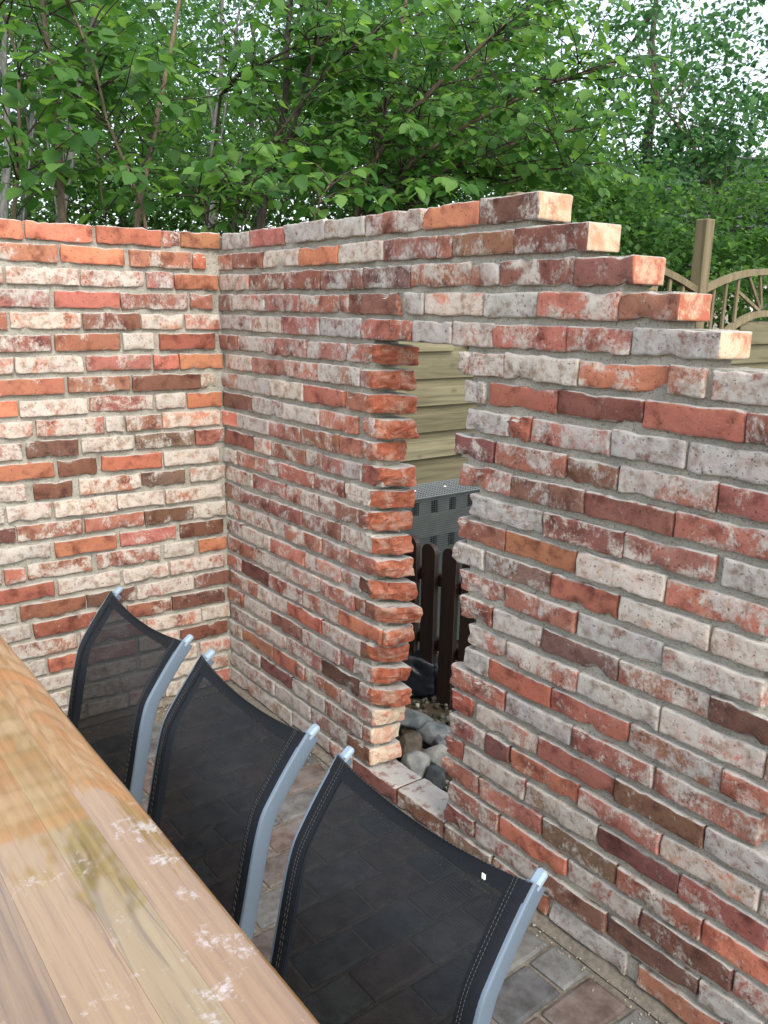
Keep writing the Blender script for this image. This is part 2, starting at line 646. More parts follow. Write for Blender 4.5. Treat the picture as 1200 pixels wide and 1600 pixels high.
M['bark_dark'] = mat_bark('dark_branch_bark', srgb(36, 32, 28), srgb(58, 50, 42), srgb(84, 74, 62))
M['render_wall'] = mat_simple('house_render', srgb(150, 142, 128), srgb(170, 162, 148), 3, .9)
M['roof_tile'] = mat_simple('dark_roof_tile', srgb(48, 50, 54), srgb(72, 74, 80), 6, .75)
M['glass'] = NT('window_glass').done(srgb(40, 48, 54), .08)
M['white_paint'] = NT('white_window_paint').done(srgb(220, 220, 216), .5)

PALETTE = {   # code: base rgb, wash, wash tone (0 cream .. 1 grey), soot
    'O': ((206, 98, 62), .22, .1, .1), 'o': ((202, 100, 68), .45, .1, .1), 'R': ((176, 82, 62), .28, .3, .15),
    'r': ((170, 84, 66), .5, .4, .2), 'p': ((176, 92, 72), .62, .3, .15), 'P': ((180, 98, 78), .76, .3, .15),
    'W': ((192, 106, 80), .88, .15, .1), 'w': ((202, 104, 68), .8, .1, .1), 'C': ((170, 118, 90), .88, .35, .35),
    'G': ((160, 106, 86), .86, .75, .3), 'g': ((130, 124, 104), .95, .8, .3), 'S': ((160, 104, 88), .88, 1.0, .25),
    'V': ((166, 94, 76), .68, .8, .2), 'm': ((156, 86, 68), .46, .8, .35), 'D': ((128, 76, 60), .4, .5, .4),
    'd': ((140, 98, 82), .55, .7, .4), 'B': ((134, 70, 54), .3, .5, .45), 'b': ((130, 76, 60), .45, .6, .45),
    'T': ((182, 100, 62), .3, .4, .35), 't': ((172, 96, 72), .55, .4, .3), 'x': ((196, 84, 58), .35, .4, .2)}

# brick courses from the top: (start, end, kind) in metres along each wall; H is the slot
ROWS_A = [
    [(0.884,0.939,'r'),(0.73,0.878,'O'),(0.489,0.719,'o'),(0.233,0.475,'O'),(0.16,0.227,'p'),(-0.007,0.156,'T')],
    [(0.849,0.972,'P'),(0.618,0.841,'t'),(0.378,0.607,'O'),(0.12,0.36,'p'),(0.048,0.108,'x')],
    [(0.805,1.011,'W'),(0.55,0.796,'P'),(0.308,0.542,'W'),(0.191,0.297,'V'),(0.008,0.185,'T')],
    [(0.658,0.896,'V'),(0.405,0.639,'R'),(0.136,0.401,'V'),(0.032,0.125,'m')],
    [(0.806,1.027,'r'),(0.553,0.795,'w'),(0.33,0.544,'b'),(0.155,0.326,'W'),(0.005,0.148,'P')],
    [(0.661,0.897,'p'),(0.411,0.649,'o'),(0.282,0.402,'C'),(0.027,0.258,'R')],
    [(0.796,1.023,'P'),(0.554,0.789,'W'),(0.299,0.544,'r'),(0.183,0.286,'o'),(-0.006,0.179,'T')],
    [(0.628,0.862,'o'),(0.383,0.613,'t'),(0.097,0.374,'B'),(0.027,0.095,'C')],
    [(0.795,1.018,'O'),(0.548,0.79,'W'),(0.296,0.539,'p'),(0.162,0.283,'C'),(0.006,0.154,'O')],
    [(0.748,0.972,'w'),(0.492,0.738,'p'),(0.418,0.485,'C'),(0.267,0.408,'t'),(0.013,0.26,'w')],
    [(0.793,1.027,'P'),(0.593,0.779,'b'),(0.382,0.581,'P'),(0.133,0.372,'d'),(-0.0,0.126,'r')],
    [(0.687,0.918,'R'),(0.528,0.672,'B'),(0.27,0.511,'O'),(0.023,0.262,'W')],
    [(0.793,1.008,'P'),(0.625,0.765,'B'),(0.361,0.601,'w'),(0.176,0.357,'d'),(-0.0,0.155,'C')],
    [(0.876,1.089,'C'),(0.708,0.865,'P'),(0.464,0.697,'w'),(0.271,0.46,'w'),(0.017,0.264,'w')],
    [(0.842,1.063,'b'),(0.6,0.837,'p'),(0.357,0.59,'r'),(0.146,0.354,'D'),(0.003,0.148,'C')],
    [(0.724,0.953,'G'),(0.472,0.707,'O'),(0.225,0.455,'p'),(0.014,0.207,'B')],
    [(0.903,1.03,'P'),(0.818,0.893,'r'),(0.574,0.812,'p'),(0.298,0.554,'P'),(0.147,0.282,'C'),(0.001,0.128,'T')],
    [(0.72,0.952,'R'),(0.465,0.708,'P'),(0.267,0.454,'C'),(0.014,0.258,'w')],
    [(0.863,1.08,'G'),(0.608,0.848,'B'),(0.411,0.603,'b'),(0.158,0.402,'P'),(-0.007,0.15,'m')],
    [(0.82,1.031,'G'),(0.57,0.808,'R'),(0.455,0.562,'P'),(0.261,0.446,'p'),(0.018,0.256,'b')],
    [(0.906,1.109,'G'),(0.65,0.895,'V'),(0.379,0.638,'P'),(0.13,0.37,'P'),(-0.004,0.125,'C')],
    [(0.871,1.074,'P'),(0.773,0.859,'G'),(0.639,0.765,'R'),(0.419,0.627,'t'),(0.235,0.406,'P'),(0.008,0.225,'B')],
    [(0.826,1.038,'P'),(0.661,0.815,'G'),(0.423,0.649,'P'),(0.156,0.405,'C'),(0.0,0.141,'P')],
    [(0.926,1.124,'G'),(0.704,0.914,'G'),(0.499,0.691,'P'),(0.289,0.486,'G'),(0.104,0.28,'C'),(0.013,0.094,'C')],
    [(0.862,1.067,'G'),(0.642,0.851,'G'),(0.468,0.63,'C'),(0.312,0.459,'P'),(0.097,0.302,'C'),(0.005,0.087,'p')],
]
ROWS_B = [
    [(0.019,0.237,'G'),(0.242,0.486,'r'),(0.491,0.749,'Gc'),(0.752,0.97,'G'),(0.974,1.237,'pc'),(1.242,1.471,'O'),(1.473,1.679,'be')],
    [(-0.053,0.1,'p'),(0.105,0.335,'r'),(0.34,0.586,'W'),(0.591,0.826,'O'),(0.83,1.065,'W'),(1.068,1.309,'V'),(1.311,1.369,'m'),(1.372,1.601,'t'),(1.603,1.834,'me')],
    [(-0.01,0.228,'P'),(0.236,0.486,'r'),(0.49,0.725,'r'),(0.732,0.965,'V'),(0.967,1.195,'d'),(1.2,1.444,'pc'),(1.451,1.551,'V'),(1.553,1.793,'t'),(1.799,1.963,'me')],
    [(-0.043,0.104,'V'),(0.107,0.354,'P'),(0.362,0.591,'V'),(0.595,0.834,'p'),(0.838,0.887,'r'),(0.889,1.163,'mf'),(1.168,1.255,'G'),(1.261,1.495,'w'),(1.502,1.686,'g'),(1.692,1.929,'p'),(1.932,2.087,'me')],
    [(-0.147,-0.011,'P'),(-0.007,0.243,'V'),(0.246,0.47,'W'),(0.474,0.714,'V'),(0.722,0.953,'S'),(0.96,1.104,'r'),(1.106,1.208,'x'),(1.212,1.377,'S'),(1.381,1.538,'P'),(1.54,1.787,'p'),(1.791,1.968,'pc'),(1.971,2.186,'Se')],
    [(-0.035,0.125,'m'),(0.127,0.373,'P'),(0.377,0.631,'V'),(0.637,0.875,'V'),(0.883,1.028,'Vb'),'H',(1.414,1.588,'P'),(1.59,1.829,'C'),(1.833,2.072,'oc'),(2.075,2.16,'p'),(2.174,2.332,'V')],
    [(0.032,0.239,'P'),(0.242,0.481,'V'),(0.486,0.711,'p'),(0.714,0.95,'G'),(0.958,1.029,'Vb'),'H',(1.444,1.522,'G'),(1.534,1.771,'R'),(1.775,2.016,'Bc'),(2.019,2.258,'R'),(2.262,2.417,'r')],
    [(-0.022,0.113,'V'),(0.117,0.375,'S'),(0.38,0.615,'W'),(0.618,0.865,'R'),(0.881,1.018,'rb'),'H',(1.454,1.615,'S'),(1.622,1.691,'x'),(1.695,1.937,'V'),(1.942,2.132,'S'),(2.138,2.355,'S')],
    [(-0.016,0.232,'D'),(0.241,0.471,'G'),(0.474,0.717,'P'),(0.721,0.938,'p'),(0.971,1.053,'tb'),'H',(1.414,1.563,'b'),(1.571,1.81,'t'),(1.816,1.963,'b'),(1.968,2.215,'V'),(2.218,2.415,'p')],
    [(-0.021,0.114,'o'),(0.117,0.37,'G'),(0.378,0.594,'V'),(0.599,0.835,'p'),(0.841,1.048,'pb'),'H',(1.439,1.633,'r'),(1.635,1.877,'b'),(1.881,2.121,'B'),(2.124,2.388,'r')],
    [(0.001,0.243,'R'),(0.246,0.376,'P'),(0.381,0.619,'r'),(0.626,0.732,'V'),(0.737,0.964,'V'),(0.97,1.077,'rb'),'H',(1.488,1.748,'S'),(1.753,1.998,'p'),(2.001,2.231,'t'),(2.247,2.424,'S')],
    [(-0.037,0.1,'P'),(0.104,0.336,'p'),(0.339,0.43,'V'),(0.437,0.675,'r'),(0.679,0.861,'P'),(0.869,1.035,'Wb'),'H',(1.44,1.623,'r'),(1.625,1.863,'O'),(1.867,2.116,'W'),(2.119,2.364,'p')],
    [(0.003,0.231,'P'),(0.236,0.475,'V'),(0.479,0.709,'P'),(0.713,0.952,'p'),(0.955,1.019,'Db'),'H',(1.42,1.544,'G'),(1.552,1.787,'d'),(1.791,1.994,'O'),(2.001,2.234,'W'),(2.24,2.451,'W')],
    [(-0.027,0.125,'V'),(0.134,0.355,'V'),(0.36,0.602,'t'),(0.602,0.843,'V'),(0.846,1.025,'p'),(1.028,1.042,'Vb'),'H',(1.462,1.626,'p'),(1.634,1.877,'V'),(1.883,2.126,'S'),(2.13,2.369,'P')],
    [(0.001,0.235,'P'),(0.238,0.471,'P'),(0.474,0.729,'p'),(0.732,0.895,'V'),(0.897,1.057,'rb'),'H',(1.458,1.587,'r'),(1.592,1.767,'P'),(1.774,2.011,'d'),(2.015,2.252,'p'),(2.257,2.479,'D')],
    [(-0.031,0.126,'V'),(0.13,0.364,'P'),(0.367,0.614,'t'),(0.617,0.844,'W'),(0.847,0.968,'Vc'),(0.966,1.045,'Db'),'H',(1.495,1.642,'P'),(1.652,1.895,'P'),(1.899,2.133,'C'),(2.138,2.387,'W'),(2.391,2.562,'p')],
    [(0.003,0.232,'p'),(0.235,0.475,'P'),(0.48,0.722,'P'),(0.726,0.935,'p'),(0.937,0.994,'m'),(0.997,1.075,'rb'),'H',(1.484,1.584,'G'),(1.584,1.813,'O'),(1.817,2.056,'r'),(2.062,2.3,'V'),(2.304,2.525,'r')],
    [(-0.023,0.109,'r'),(0.113,0.345,'B'),(0.35,0.595,'P'),(0.599,0.838,'p'),(0.842,1.084,'O'),(1.094,1.119,'xb'),'H',(1.435,1.648,'r'),(1.655,1.888,'S'),(1.895,2.135,'p'),(2.14,2.397,'P')],
    [(0.018,0.248,'p'),(0.252,0.488,'P'),(0.491,0.731,'R'),(0.736,0.975,'P'),(0.977,1.043,'Db'),'H',(1.439,1.536,'x'),(1.544,1.778,'P'),(1.783,2.031,'r'),(2.036,2.277,'D'),(2.28,2.496,'G')],
    [(-0.023,0.12,'o'),(0.126,0.362,'C'),(0.366,0.596,'m'),(0.6,0.843,'V'),(0.847,0.925,'m'),(0.929,1.052,'Vb'),'H',(1.431,1.584,'P'),(1.589,1.681,'D'),(1.689,1.923,'o'),(1.93,2.171,'p'),(2.174,2.414,'W'),(2.418,2.607,'p')],
    [(0.013,0.237,'V'),(0.242,0.473,'P'),(0.478,0.724,'P'),(0.728,0.977,'b'),(0.972,1.047,'Vb'),'H',(1.418,1.496,'r'),(1.501,1.743,'P'),(1.748,1.992,'C'),(1.999,2.228,'B'),(2.231,2.448,'r')],
    [(-0.01,0.106,'G'),(0.112,0.366,'m'),(0.371,0.607,'r'),(0.612,0.847,'p'),(0.855,1.059,'Vd'),'H',(1.413,1.567,'t'),(1.572,1.811,'p'),(1.818,2.06,'d'),(2.065,2.296,'r'),(2.301,2.527,'o')],
    [(-0.014,0.124,'G'),(0.127,0.259,'G'),(0.263,0.514,'D'),(0.518,0.749,'V'),(0.756,0.986,'V'),(0.994,1.057,'pd'),'H',(1.435,1.654,'t'),(1.662,1.908,'O'),(1.914,2.138,'V'),(2.142,2.383,'b'),(2.387,2.603,'P')],
    [(-0.015,0.12,'G'),(0.124,0.378,'V'),(0.382,0.648,'G'),(0.653,0.893,'d'),(0.901,1.052,'Dd'),'H',(1.427,1.554,'r'),(1.563,1.811,'V'),(1.821,2.045,'b'),(2.051,2.305,'D'),(2.311,2.464,'G'),(2.469,2.651,'P')],
    [(-0.02,0.257,'G'),(0.261,0.511,'G'),(0.515,0.778,'G'),(0.785,0.93,'P'),(0.938,1.183,'bs'),(1.19,1.418,'bs'),(1.427,1.633,'d'),(1.641,1.853,'r'),(1.862,2.116,'Sc'),(2.149,2.375,'t'),(2.383,2.612,'P')],
]
JAMB_BACK = {5: 1.117, 6: 1.114, 7: 1.117, 8: 1.12, 9: 1.075, 10: 1.123, 11: 1.12, 12: 1.094, 13: 1.11, 14: 1.129, 15: 1.126, 16: 1.169, 17: 1.115, 18: 1.111, 19: 1.114, 20: 1.131, 21: 1.085, 22: 1.059, 23: 1.062}

# ------------------------------------------------------------------ ground
rng = random.Random(11)
g = MB()
g.add([(-150, -150, -.06), (150, -150, -.06), (150, 150, -.06), (-150, 150, -.06)], [(0, 1, 2, 3)])
tag(g.build('ground', M['soil']), kind='structure')

# patio: sand bed, one object for every paver in view, the rest of the field as one part
pb = MB().box((2.2, -1.62, -.041), (4.5, 3.23, .036))
patio = tag(pb.build('patio', M['sand']), kind='structure')
rest = MB()
PAVER_COL = [srgb(116, 102, 95), srgb(106, 98, 94), srgb(104, 106, 105), srgb(115, 116, 113), srgb(94, 96, 97), srgb(120, 108, 101)]


def paver_mesh(w, l, seed):
    r = random.Random(seed)
    nx, ny = 4, 5
    b = MB()
    hx, hy = w / 2, l / 2
    xs = [-hx, -hx + .008, hx - .008, hx]
    ys = [-hy, -hy + .008, 0, hy - .008, hy]
    top = []
    for j, y in enumerate(ys):
        for i, x in enumerate(xs):
            e = (i in (0, 3)) + (j in (0, 4))
            jit = .0025 if e else 0
            top.append((x * (.97 if e == 2 else 1) + r.uniform(-jit, jit), y * (.98 if e == 2 else 1) + r.uniform(-jit, jit),
                        (-.004 - .003 * (e == 2) if e else 0) + r.uniform(-.0008, .0008)))
    fs = [(j * nx + i, j * nx + i + 1, (j + 1) * nx + i + 1, (j + 1) * nx + i) for j in range(ny - 1) for i in range(nx - 1)]
    ring = [i for i in range(nx)] + [j * nx + nx - 1 for j in range(1, ny)] + [(ny - 1) * nx + i for i in range(nx - 2, -1, -1)] + [j * nx for j in range(ny - 2, 0, -1)]
    base = len(top)
    low = [(top[i][0], top[i][1], -.03) for i in ring]
    n = len(ring)
    fs += [(ring[k], base + k, base + (k + 1) % n, ring[(k + 1) % n]) for k in range(n)]
    b.add(top + low, fs, 0, False)
    return b.v, b.f


PW, PL = .128, .200
pav_n = 0
for i in range(-12, 22):
    x0 = 1.53 + PW * i
    if x0 < .0 or x0 > 4.25:
        continue
    off = -.24 if i % 2 == 0 else -.34
    for j in range(-15, 3):
        y0, y1 = off + PL * j, off + PL * (j + 1)
        y1 = min(y1, -.026)
        if y1 - y0 < .05 or y0 < -3.2:
            continue
        vs, fs = paver_mesh(PW - .011, y1 - y0 - .011, 1000 * i + j)
        c = (x0 + PW / 2 + rng.uniform(-.001, .001), (y0 + y1) / 2, -.015 + rng.uniform(-.0018, .0018))
        if x0 < 2.5 and y0 > -1.25:
            o = MB().add(vs, fs).build('paver', M['paver'], patio, c, (rng.uniform(-.006, .006), rng.uniform(-.006, .006), rng.uniform(-.012, .012)))
            o.color = rng.choice(PAVER_COL)
            pav_n += 1
        else:
            rest.add([(p[0] + c[0], p[1] + c[1], p[2] + c[2]) for p in vs], fs)
o = rest.build('paver_field', M['paver'], patio)
o.color = PAVER_COL[1]
o['kind'] = 'stuff'

# ------------------------------------------------------------------ the two brick walls
CH, NROW, DEP = .077, 25, .122
TH = -1.6115434

_topo = {}


def lattice(nx, ny, nz):
    """surface lattice of a box: index triples and outward quads with a side code"""
    if (nx, ny, nz) in _topo:
        return _topo[(nx, ny, nz)]
    idx, ijk, fs, side = {}, [], [], []

    def vid(i, j, k):
        if (i, j, k) not in idx:
            idx[(i, j, k)] = len(ijk)
            ijk.append((i, j, k))
        return idx[(i, j, k)]
    for j in range(ny):
        for i in range(nx):
            fs.append((vid(i, j, 0), vid(i, j + 1, 0), vid(i + 1, j + 1, 0), vid(i + 1, j, 0))); side.append('b')
            fs.append((vid(i, j, nz), vid(i + 1, j, nz), vid(i + 1, j + 1, nz), vid(i, j + 1, nz))); side.append('t')
    for k in range(nz):
        for i in range(nx):
            fs.append((vid(i, 0, k), vid(i + 1, 0, k), vid(i + 1, 0, k + 1), vid(i, 0, k + 1))); side.append('f')
            fs.append((vid(i, ny, k), vid(i, ny, k + 1), vid(i + 1, ny, k + 1), vid(i + 1, ny, k))); side.append('k')
        for j in range(ny):
            fs.append((vid(0, j, k), vid(0, j, k + 1), vid(0, j + 1, k + 1), vid(0, j + 1, k))); side.append('l')
            fs.append((vid(nx, j, k), vid(nx, j + 1, k), vid(nx, j + 1, k + 1), vid(nx, j, k + 1))); side.append('r')
    _topo[(nx, ny, nz)] = (np.array(ijk), fs, side)
    return _topo[(nx, ny, nz)]


def sub(L, n, e):
    mid = [e + (L - 2 * e) * t / (n - 4) for t in range(n - 3)]
    return np.array([0, e * .42] + mid + [L - e * .42, L])


def brick_mesh(L, Hh, D, seed, slant=0.0, rough_r=0.0, rough_l=0.0, chips=(), end_mat=0):
    r = random.Random(seed)
    rough = rough_r > 0 or rough_l > 0
    nx = max(7, min(15, int(L / .018) + 4))
    ny, nz = (12, 10) if rough else (5, 7)
    ijk, fs, side = lattice(nx, ny, nz)
    X, Y, Z = sub(L, nx, .008), sub(D, ny, .009), sub(Hh, nz, .008)
    P = np.stack([X[ijk[:, 0]], Y[ijk[:, 1]], Z[ijk[:, 2]]], 1)
    S = np.array([L, D, Hh])
    so = Vector((seed * 1.37 % 91, seed * .77 % 53, seed * .31 % 37))
    # worn arrises: rounded box with an edge radius that wanders
    rad = np.array([.0028 + .0060 * max(0, noise.noise(Vector(p) * 22 + so) + .35) for p in P])
    rad = np.minimum(rad, S.min() * .45)
    Q = np.minimum(np.maximum(P, rad[:, None]), S - rad[:, None])
    d = P - Q
    n = np.linalg.norm(d, axis=1)
    n[n < 1e-9] = 1
    P = Q + d / n[:, None] * np.minimum(n, rad)[:, None]
    out = P.copy()
    cuts = [(r.uniform(-.38, .38), r.uniform(-.55, .55), r.uniform(.0, .012)) for _ in range(6)]
    for i, p in enumerate(P):
        v = Vector(p)
        a = noise.noise(v * 24 + so)
        b = noise.noise(v * 58 + so * 1.7)
        c = noise.noise(v * 15 - so)
        e = noise.noise(v * 110 + so)
        out[i, 1] += a * .0026 + b * .0016 + e * .0007 if p[1] < D * .5 else 0
        tz = (p[2] / Hh - .5) * 2
        out[i, 2] += tz * (c * .0036 + b * .0032 + e * .0012)
        if p[0] < .02:
            out[i, 0] -= noise.noise(Vector((p[1] * 20, p[2] * 26, 0)) + so) * .004
        if p[0] > L - .02:
            out[i, 0] += noise.noise(Vector((p[1] * 20, p[2] * 26, 5)) + so) * .004
        if rough_r:
            w = max(0.0, min(1.0, (p[0] - L + .07) / .07))
            if L < .08:
                w = p[0] / L
            q = Vector((p[1] * 30, p[2] * 34, 0)) + so
            k = noise.noise(q) + .6 * noise.noise(q * 2.3) + .5 * noise.noise(q * 4.6 + Vector((p[0] * 60, 0, 0)))
            out[i, 0] += w * (slant * (p[1] / D) ** .8 + rough_r * (k * .006 + min(a_ * (p[1] - D / 2) + b_ * (p[2] - Hh / 2) + c_ for a_, b_, c_ in cuts)))
            if w > .3:
                out[i, 1] += rough_r * w * noise.noise(q * 1.4 + Vector((0, 0, 9))) * .006
                out[i, 2] += rough_r * w * tz * noise.noise(q * 1.2 + Vector((4, 0, 3))) * .006
        if rough_l:
            w = max(0.0, min(1.0, (.05 - p[0]) / .05))
            q = Vector((p[1] * 26, p[2] * 30, 7)) + so
            k = noise.noise(q) + .5 * noise.noise(q * 2.4)
            out[i, 0] += w * rough_l * k * .016
    for (cx, cz, cr, cd) in chips:
        dd = np.sqrt((out[:, 0] - cx) ** 2 + (out[:, 2] - cz) ** 2 + (out[:, 1] * .8) ** 2)
        w = np.clip(1 - dd / cr, 0, 1)
        w = np.where(out[:, 1] < D * .7, np.sqrt(w), 0)
        out[:, 1] += w * cd
        out[:, 2] += w * (Hh / 2 - out[:, 2]) * .16
    out -= np.array([L / 2, 0, Hh / 2])
    me = bpy.data.meshes.new('brick')
    me.from_pydata(out.tolist(), [], fs)
    mi = np.zeros(len(fs), dtype=np.int32)
    if end_mat:
        mi = np.array([end_mat if s == 'r' else 0 for s in side], dtype=np.int32)
        if rough_r:                                     # the broken face runs a little way round the front
            for q, f in enumerate(fs):
                if side[q] in 'ft':
                    cxm = sum(out[v][0] for v in f) / 4 + L / 2
                    lim = .02 + .018 * noise.noise(Vector((0, out[f[0]][2] * 40, seed)))
                    if side[q] == 'f' and cxm > L - lim:
                        mi[q] = end_mat
    me.polygons.foreach_set('material_index', mi)
    me.polygons.foreach_set('use_smooth', np.array([not rough] * len(fs)))
    me.update()
    return me


def dress(o, code, r):
    rgb, w, tn, so = PALETTE[code]
    k = r.uniform(.86, 1.12)
    c = srgb(*[min(255, max(0, x * k + r.uniform(-7, 7))) for x in rgb])
    o.color = c
    o['wash'] = max(0.0, min(1.0, w + r.uniform(-.05, .14)))
    o['wash_tone'] = max(0.0, min(1.0, tn + r.uniform(-.18, .18)))
    o['soot'] = max(0.0, min(1.0, so + r.uniform(-.12, .15)))


def lay_brick(parent, k, u0, u1, code, seed, flip, jamb=None, after_hole=False):
    """one brick in course k between u0 and u1 along the wall"""
    r = random.Random(seed * 7 + 3)
    ch, suf = code[0], code[1:]
    L = u1 - u0
    Hh = r.uniform(.0580, .0645)
    chips = []
    if 'c' in suf:
        right = r.random() < .6
        chips.append((L * (.92 if right else .1), Hh * r.choice((.1, .9)), r.uniform(.040, .055), .0135))
    for _ in range(r.choice((0, 1, 2, 2, 3))):
        chips.append((r.uniform(0, L), r.choice((0, Hh)), r.uniform(.010, .027), r.uniform(.005, .011)))
    slant, rr, rl, em = 0.0, 0.0, 0.0, 0
    mats = [M['brick']]
    if 'b' in suf:
        slant, rr, em = max(-.02, jamb - u1), 1.0, 1
        mats = [M['brick'], M['core']]
    elif 'd' in suf:
        slant, rr, em = jamb - u1, .55, 1
        mats = [M['brick'], M['end_pale']]
    elif 'f' in suf:
        rr, em = 1.0, 1
        mats = [M['brick'], M['core']]
    elif 'e' in suf:
        em = 1
        mats = [M['brick'], M['end_orange'] if k in (2, 3) else M['end_cream']]
    if after_hole:
        rl = r.uniform(.5, 1.0)
    if ch == 'x':
        rr = max(rr, .7)
        rl = .7
    me = brick_mesh(L, Hh, DEP, seed, slant, rr, rl, chips, em)
    for mm in mats:
        me.materials.append(mm)
    o = bpy.data.objects.new('brick', me)
    uc = (u0 + u1) / 2
    z = (NROW - 1 - k + .5) * CH + r.uniform(-.0018, .0018)
    o.location = ((-uc if flip else uc), r.uniform(-.0035, .003), z)
    o.rotation_euler = (r.uniform(-.012, .012), r.uniform(-.008, .008), r.uniform(-.012, .012))
    link(o, parent)
    dress(o, ch, r)
    return o


def mortar_course(mb, x0, x1, z0, z1, y0, y1, rough_ends=(0, 0), lean=0.0):
    nx = max(2, int((x1 - x0) / .019))
    nz, ny = 5, 3
    ijk, fs, side = lattice(nx, ny, nz)
    P = np.stack([x0 + (x1 - x0) * ijk[:, 0] / nx, y0 + (y1 - y0) * ijk[:, 1] / ny, z0 + (z1 - z0) * ijk[:, 2] / nz], 1)
    for i, p in enumerate(P):
        v = Vector(p)
        if ijk[i][1] == 0:
            P[i, 1] += noise.noise(v * 11) * .0042 + noise.noise(v * 40) * .0028
        if ijk[i][0] == 0 and rough_ends[0]:
            P[i, 0] += noise.noise(v * 24) * .012
        if ijk[i][0] == nx and rough_ends[1]:
            P[i, 0] += noise.noise(v * 24) * .012 * rough_ends[1]
        if lean and ijk[i][0] > nx - 3:
            P[i, 0] += lean * ijk[i][1] / ny * (ijk[i][0] - nx + 3) / 3
    mb.add(P.tolist(), fs, 0, False)


wall_right = empty('brick_wall')
tag(wall_right, 'old red brick wall with a ragged upright slot and a top that steps down to the right', 'brick wall')
wall_left = empty('brick_wall', (0, 0, 0), TH + math.pi)
tag(wall_left, 'whole brick wall without any opening, along the left edge behind the farthest chair', 'brick wall')

seed = 1
mor = MB()
for k, row in enumerate(ROWS_B):
    segs, cur, after = [], [], False
    for it in row:
        if it == 'H':
            segs.append(cur)
            cur, after = [], True
            continue
        cur.append((*it, after))
        after = False
    segs.append(cur)
    z0, z1 = (NROW - 1 - k) * CH, (NROW - k) * CH
    if k == 0:
        z1 -= .016
    for si, sg in enumerate(segs):
        for (u0, u1, code, ah) in sg:
            lay_brick(wall_right, k, u0, u1, code, seed, False, JAMB_BACK.get(k), ah)
            seed += 1
    zm = (z0 + z1) / 2 if k else (NROW - .5) * CH
    spans = []
    for si, sg in enumerate(segs):
        a = -.05 if si == 0 else sg[0][0] + .022
        b, jam = sg[-1][1] - (.034 if k < 5 else .014), False
        if len(segs) > 1 and si == 0:
            b = sg[-1][1] - .016
            jam = True
        spans.append((a, b))
        mortar_course(mor, a, b, zm - .0315, zm + (.018 if k == 0 else .022 if k == 24 else .0315), .0135, DEP - .01, (si == 1, .3 if jam else 1),
                      max(0, JAMB_BACK.get(k, b) - b - .036) if jam else 0)
    if k:
        for (a, b) in spans:                       # bed joint: only where both courses lie on it
            for (c, d) in prev_spans:
                lo_, hi_ = max(a, c), min(b, d)
                if hi_ - lo_ > .03:
                    mortar_course(mor, lo_, hi_, zm + .0315, zm + .0455, .0135, DEP - .01, (lo_ > 0, .5))
    prev_spans = spans
mb_ob = mor.build('mortar', M['mortar'], wall_right)

mor = MB()
GEN = 'rpPWwoOCGbVRt'
for k, row in enumerate(ROWS_A):
    row = list(row)
    z0, z1 = (NROW - 1 - k) * CH, (NROW - k) * CH
    if k == 0:
        z1 -= .016
    r = random.Random(900 + k)
    s_end = max(it[1] for it in row)
    while s_end < 1.42:
        s0 = s_end + .014
        s_end = s0 + r.choice((.228, .232, .225, .115))
        row.append((s0, s_end, r.choice(GEN)))
    for (s0, s1, code) in row:
        lay_brick(wall_left, k, s0, s1, code, seed, True)
        seed += 1
    mortar_course(mor, -s_end + .014, .1, z0, z1, .0135, DEP - .01, (1, 0))
mor.build('mortar', M['mortar'], wall_left)

# mortar fillet where the walls meet the paving
for par, x0, x1 in ((wall_right, .03, 2.5), (wall_left, -1.5, .02)):
    fb = MB()
    n = int((x1 - x0) / .03)
    vs = []
    for i in range(n + 1):
        x = x0 + (x1 - x0) * i / n
        w = .022 + .010 * noise.noise(Vector((x * 9, 3, 0)))
        h = .014 + .010 * noise.noise(Vector((x * 12, 7, 0)))
        vs += [(x, -w, -.0175), (x, -w * .45, -.012 + h * .25), (x, .02, h), (x, .02, -.0175)]
    fs = [(4 * i + a, 4 * i + 4 + a, 4 * i + 5 + a, 4 * i + 1 + a) for i in range(n) for a in range(3)]
    fb.add(vs, fs, 0, True)
    fb.build('mortar_fillet', M['sand'], par)

# ------------------------------------------------------------------ table
TZ, TY = .740, -1.087


def plank_mesh(x0, x1, y0, y1, z0, z1, round_far=0.0, seed=0):
    """board along X centred on its own origin; y1 side may carry a rounded, slightly wavy edge"""
    prof = [(y0 + .0001, z0), (y0 + .0001, z1 - .0004), (y0 + .0005, z1)]
    if round_far:
        for i in range(7):
            a = math.pi / 2 * (1 - i / 6)
            prof.append((y1 - round_far + round_far * math.cos(a), z1 - round_far + round_far * math.sin(a)))
        prof += [(y1, z0 + .003), (y1 - .003, z0)]
    else:
        prof += [(y1 - .0005, z1), (y1 - .0001, z1 - .0004), (y1 - .0001, z0)]
    n = 48
    vs, fs = [], []
    cx, cy, cz = (x0 + x1) / 2, (y0 + y1) / 2, (z0 + z1) / 2
    for i in range(n + 1):
        x = x0 + (x1 - x0) * i / n
        wv = (noise.noise(Vector((x * 3.1, seed, 0))) * .003 + noise.noise(Vector((x * 17, seed, 0))) * .0006) if round_far else 0
        vs += [(x - cx, y - cy + (wv if y > cy else 0), z - cz) for y, z in prof]
    q = len(prof)
    for i in range(n):
        for a in range(q):
            b = (a + 1) % q
            fs.append((i * q + a, i * q + b, i * q + q + b, i * q + q + a))
    fs.append(tuple(range(q))[::-1])
    fs.append(tuple(range(n * q, n * q + q)))
    mb = MB()
    mb.add(vs, [f[::-1] for f in fs])
    return mb, (cx, cy, cz)


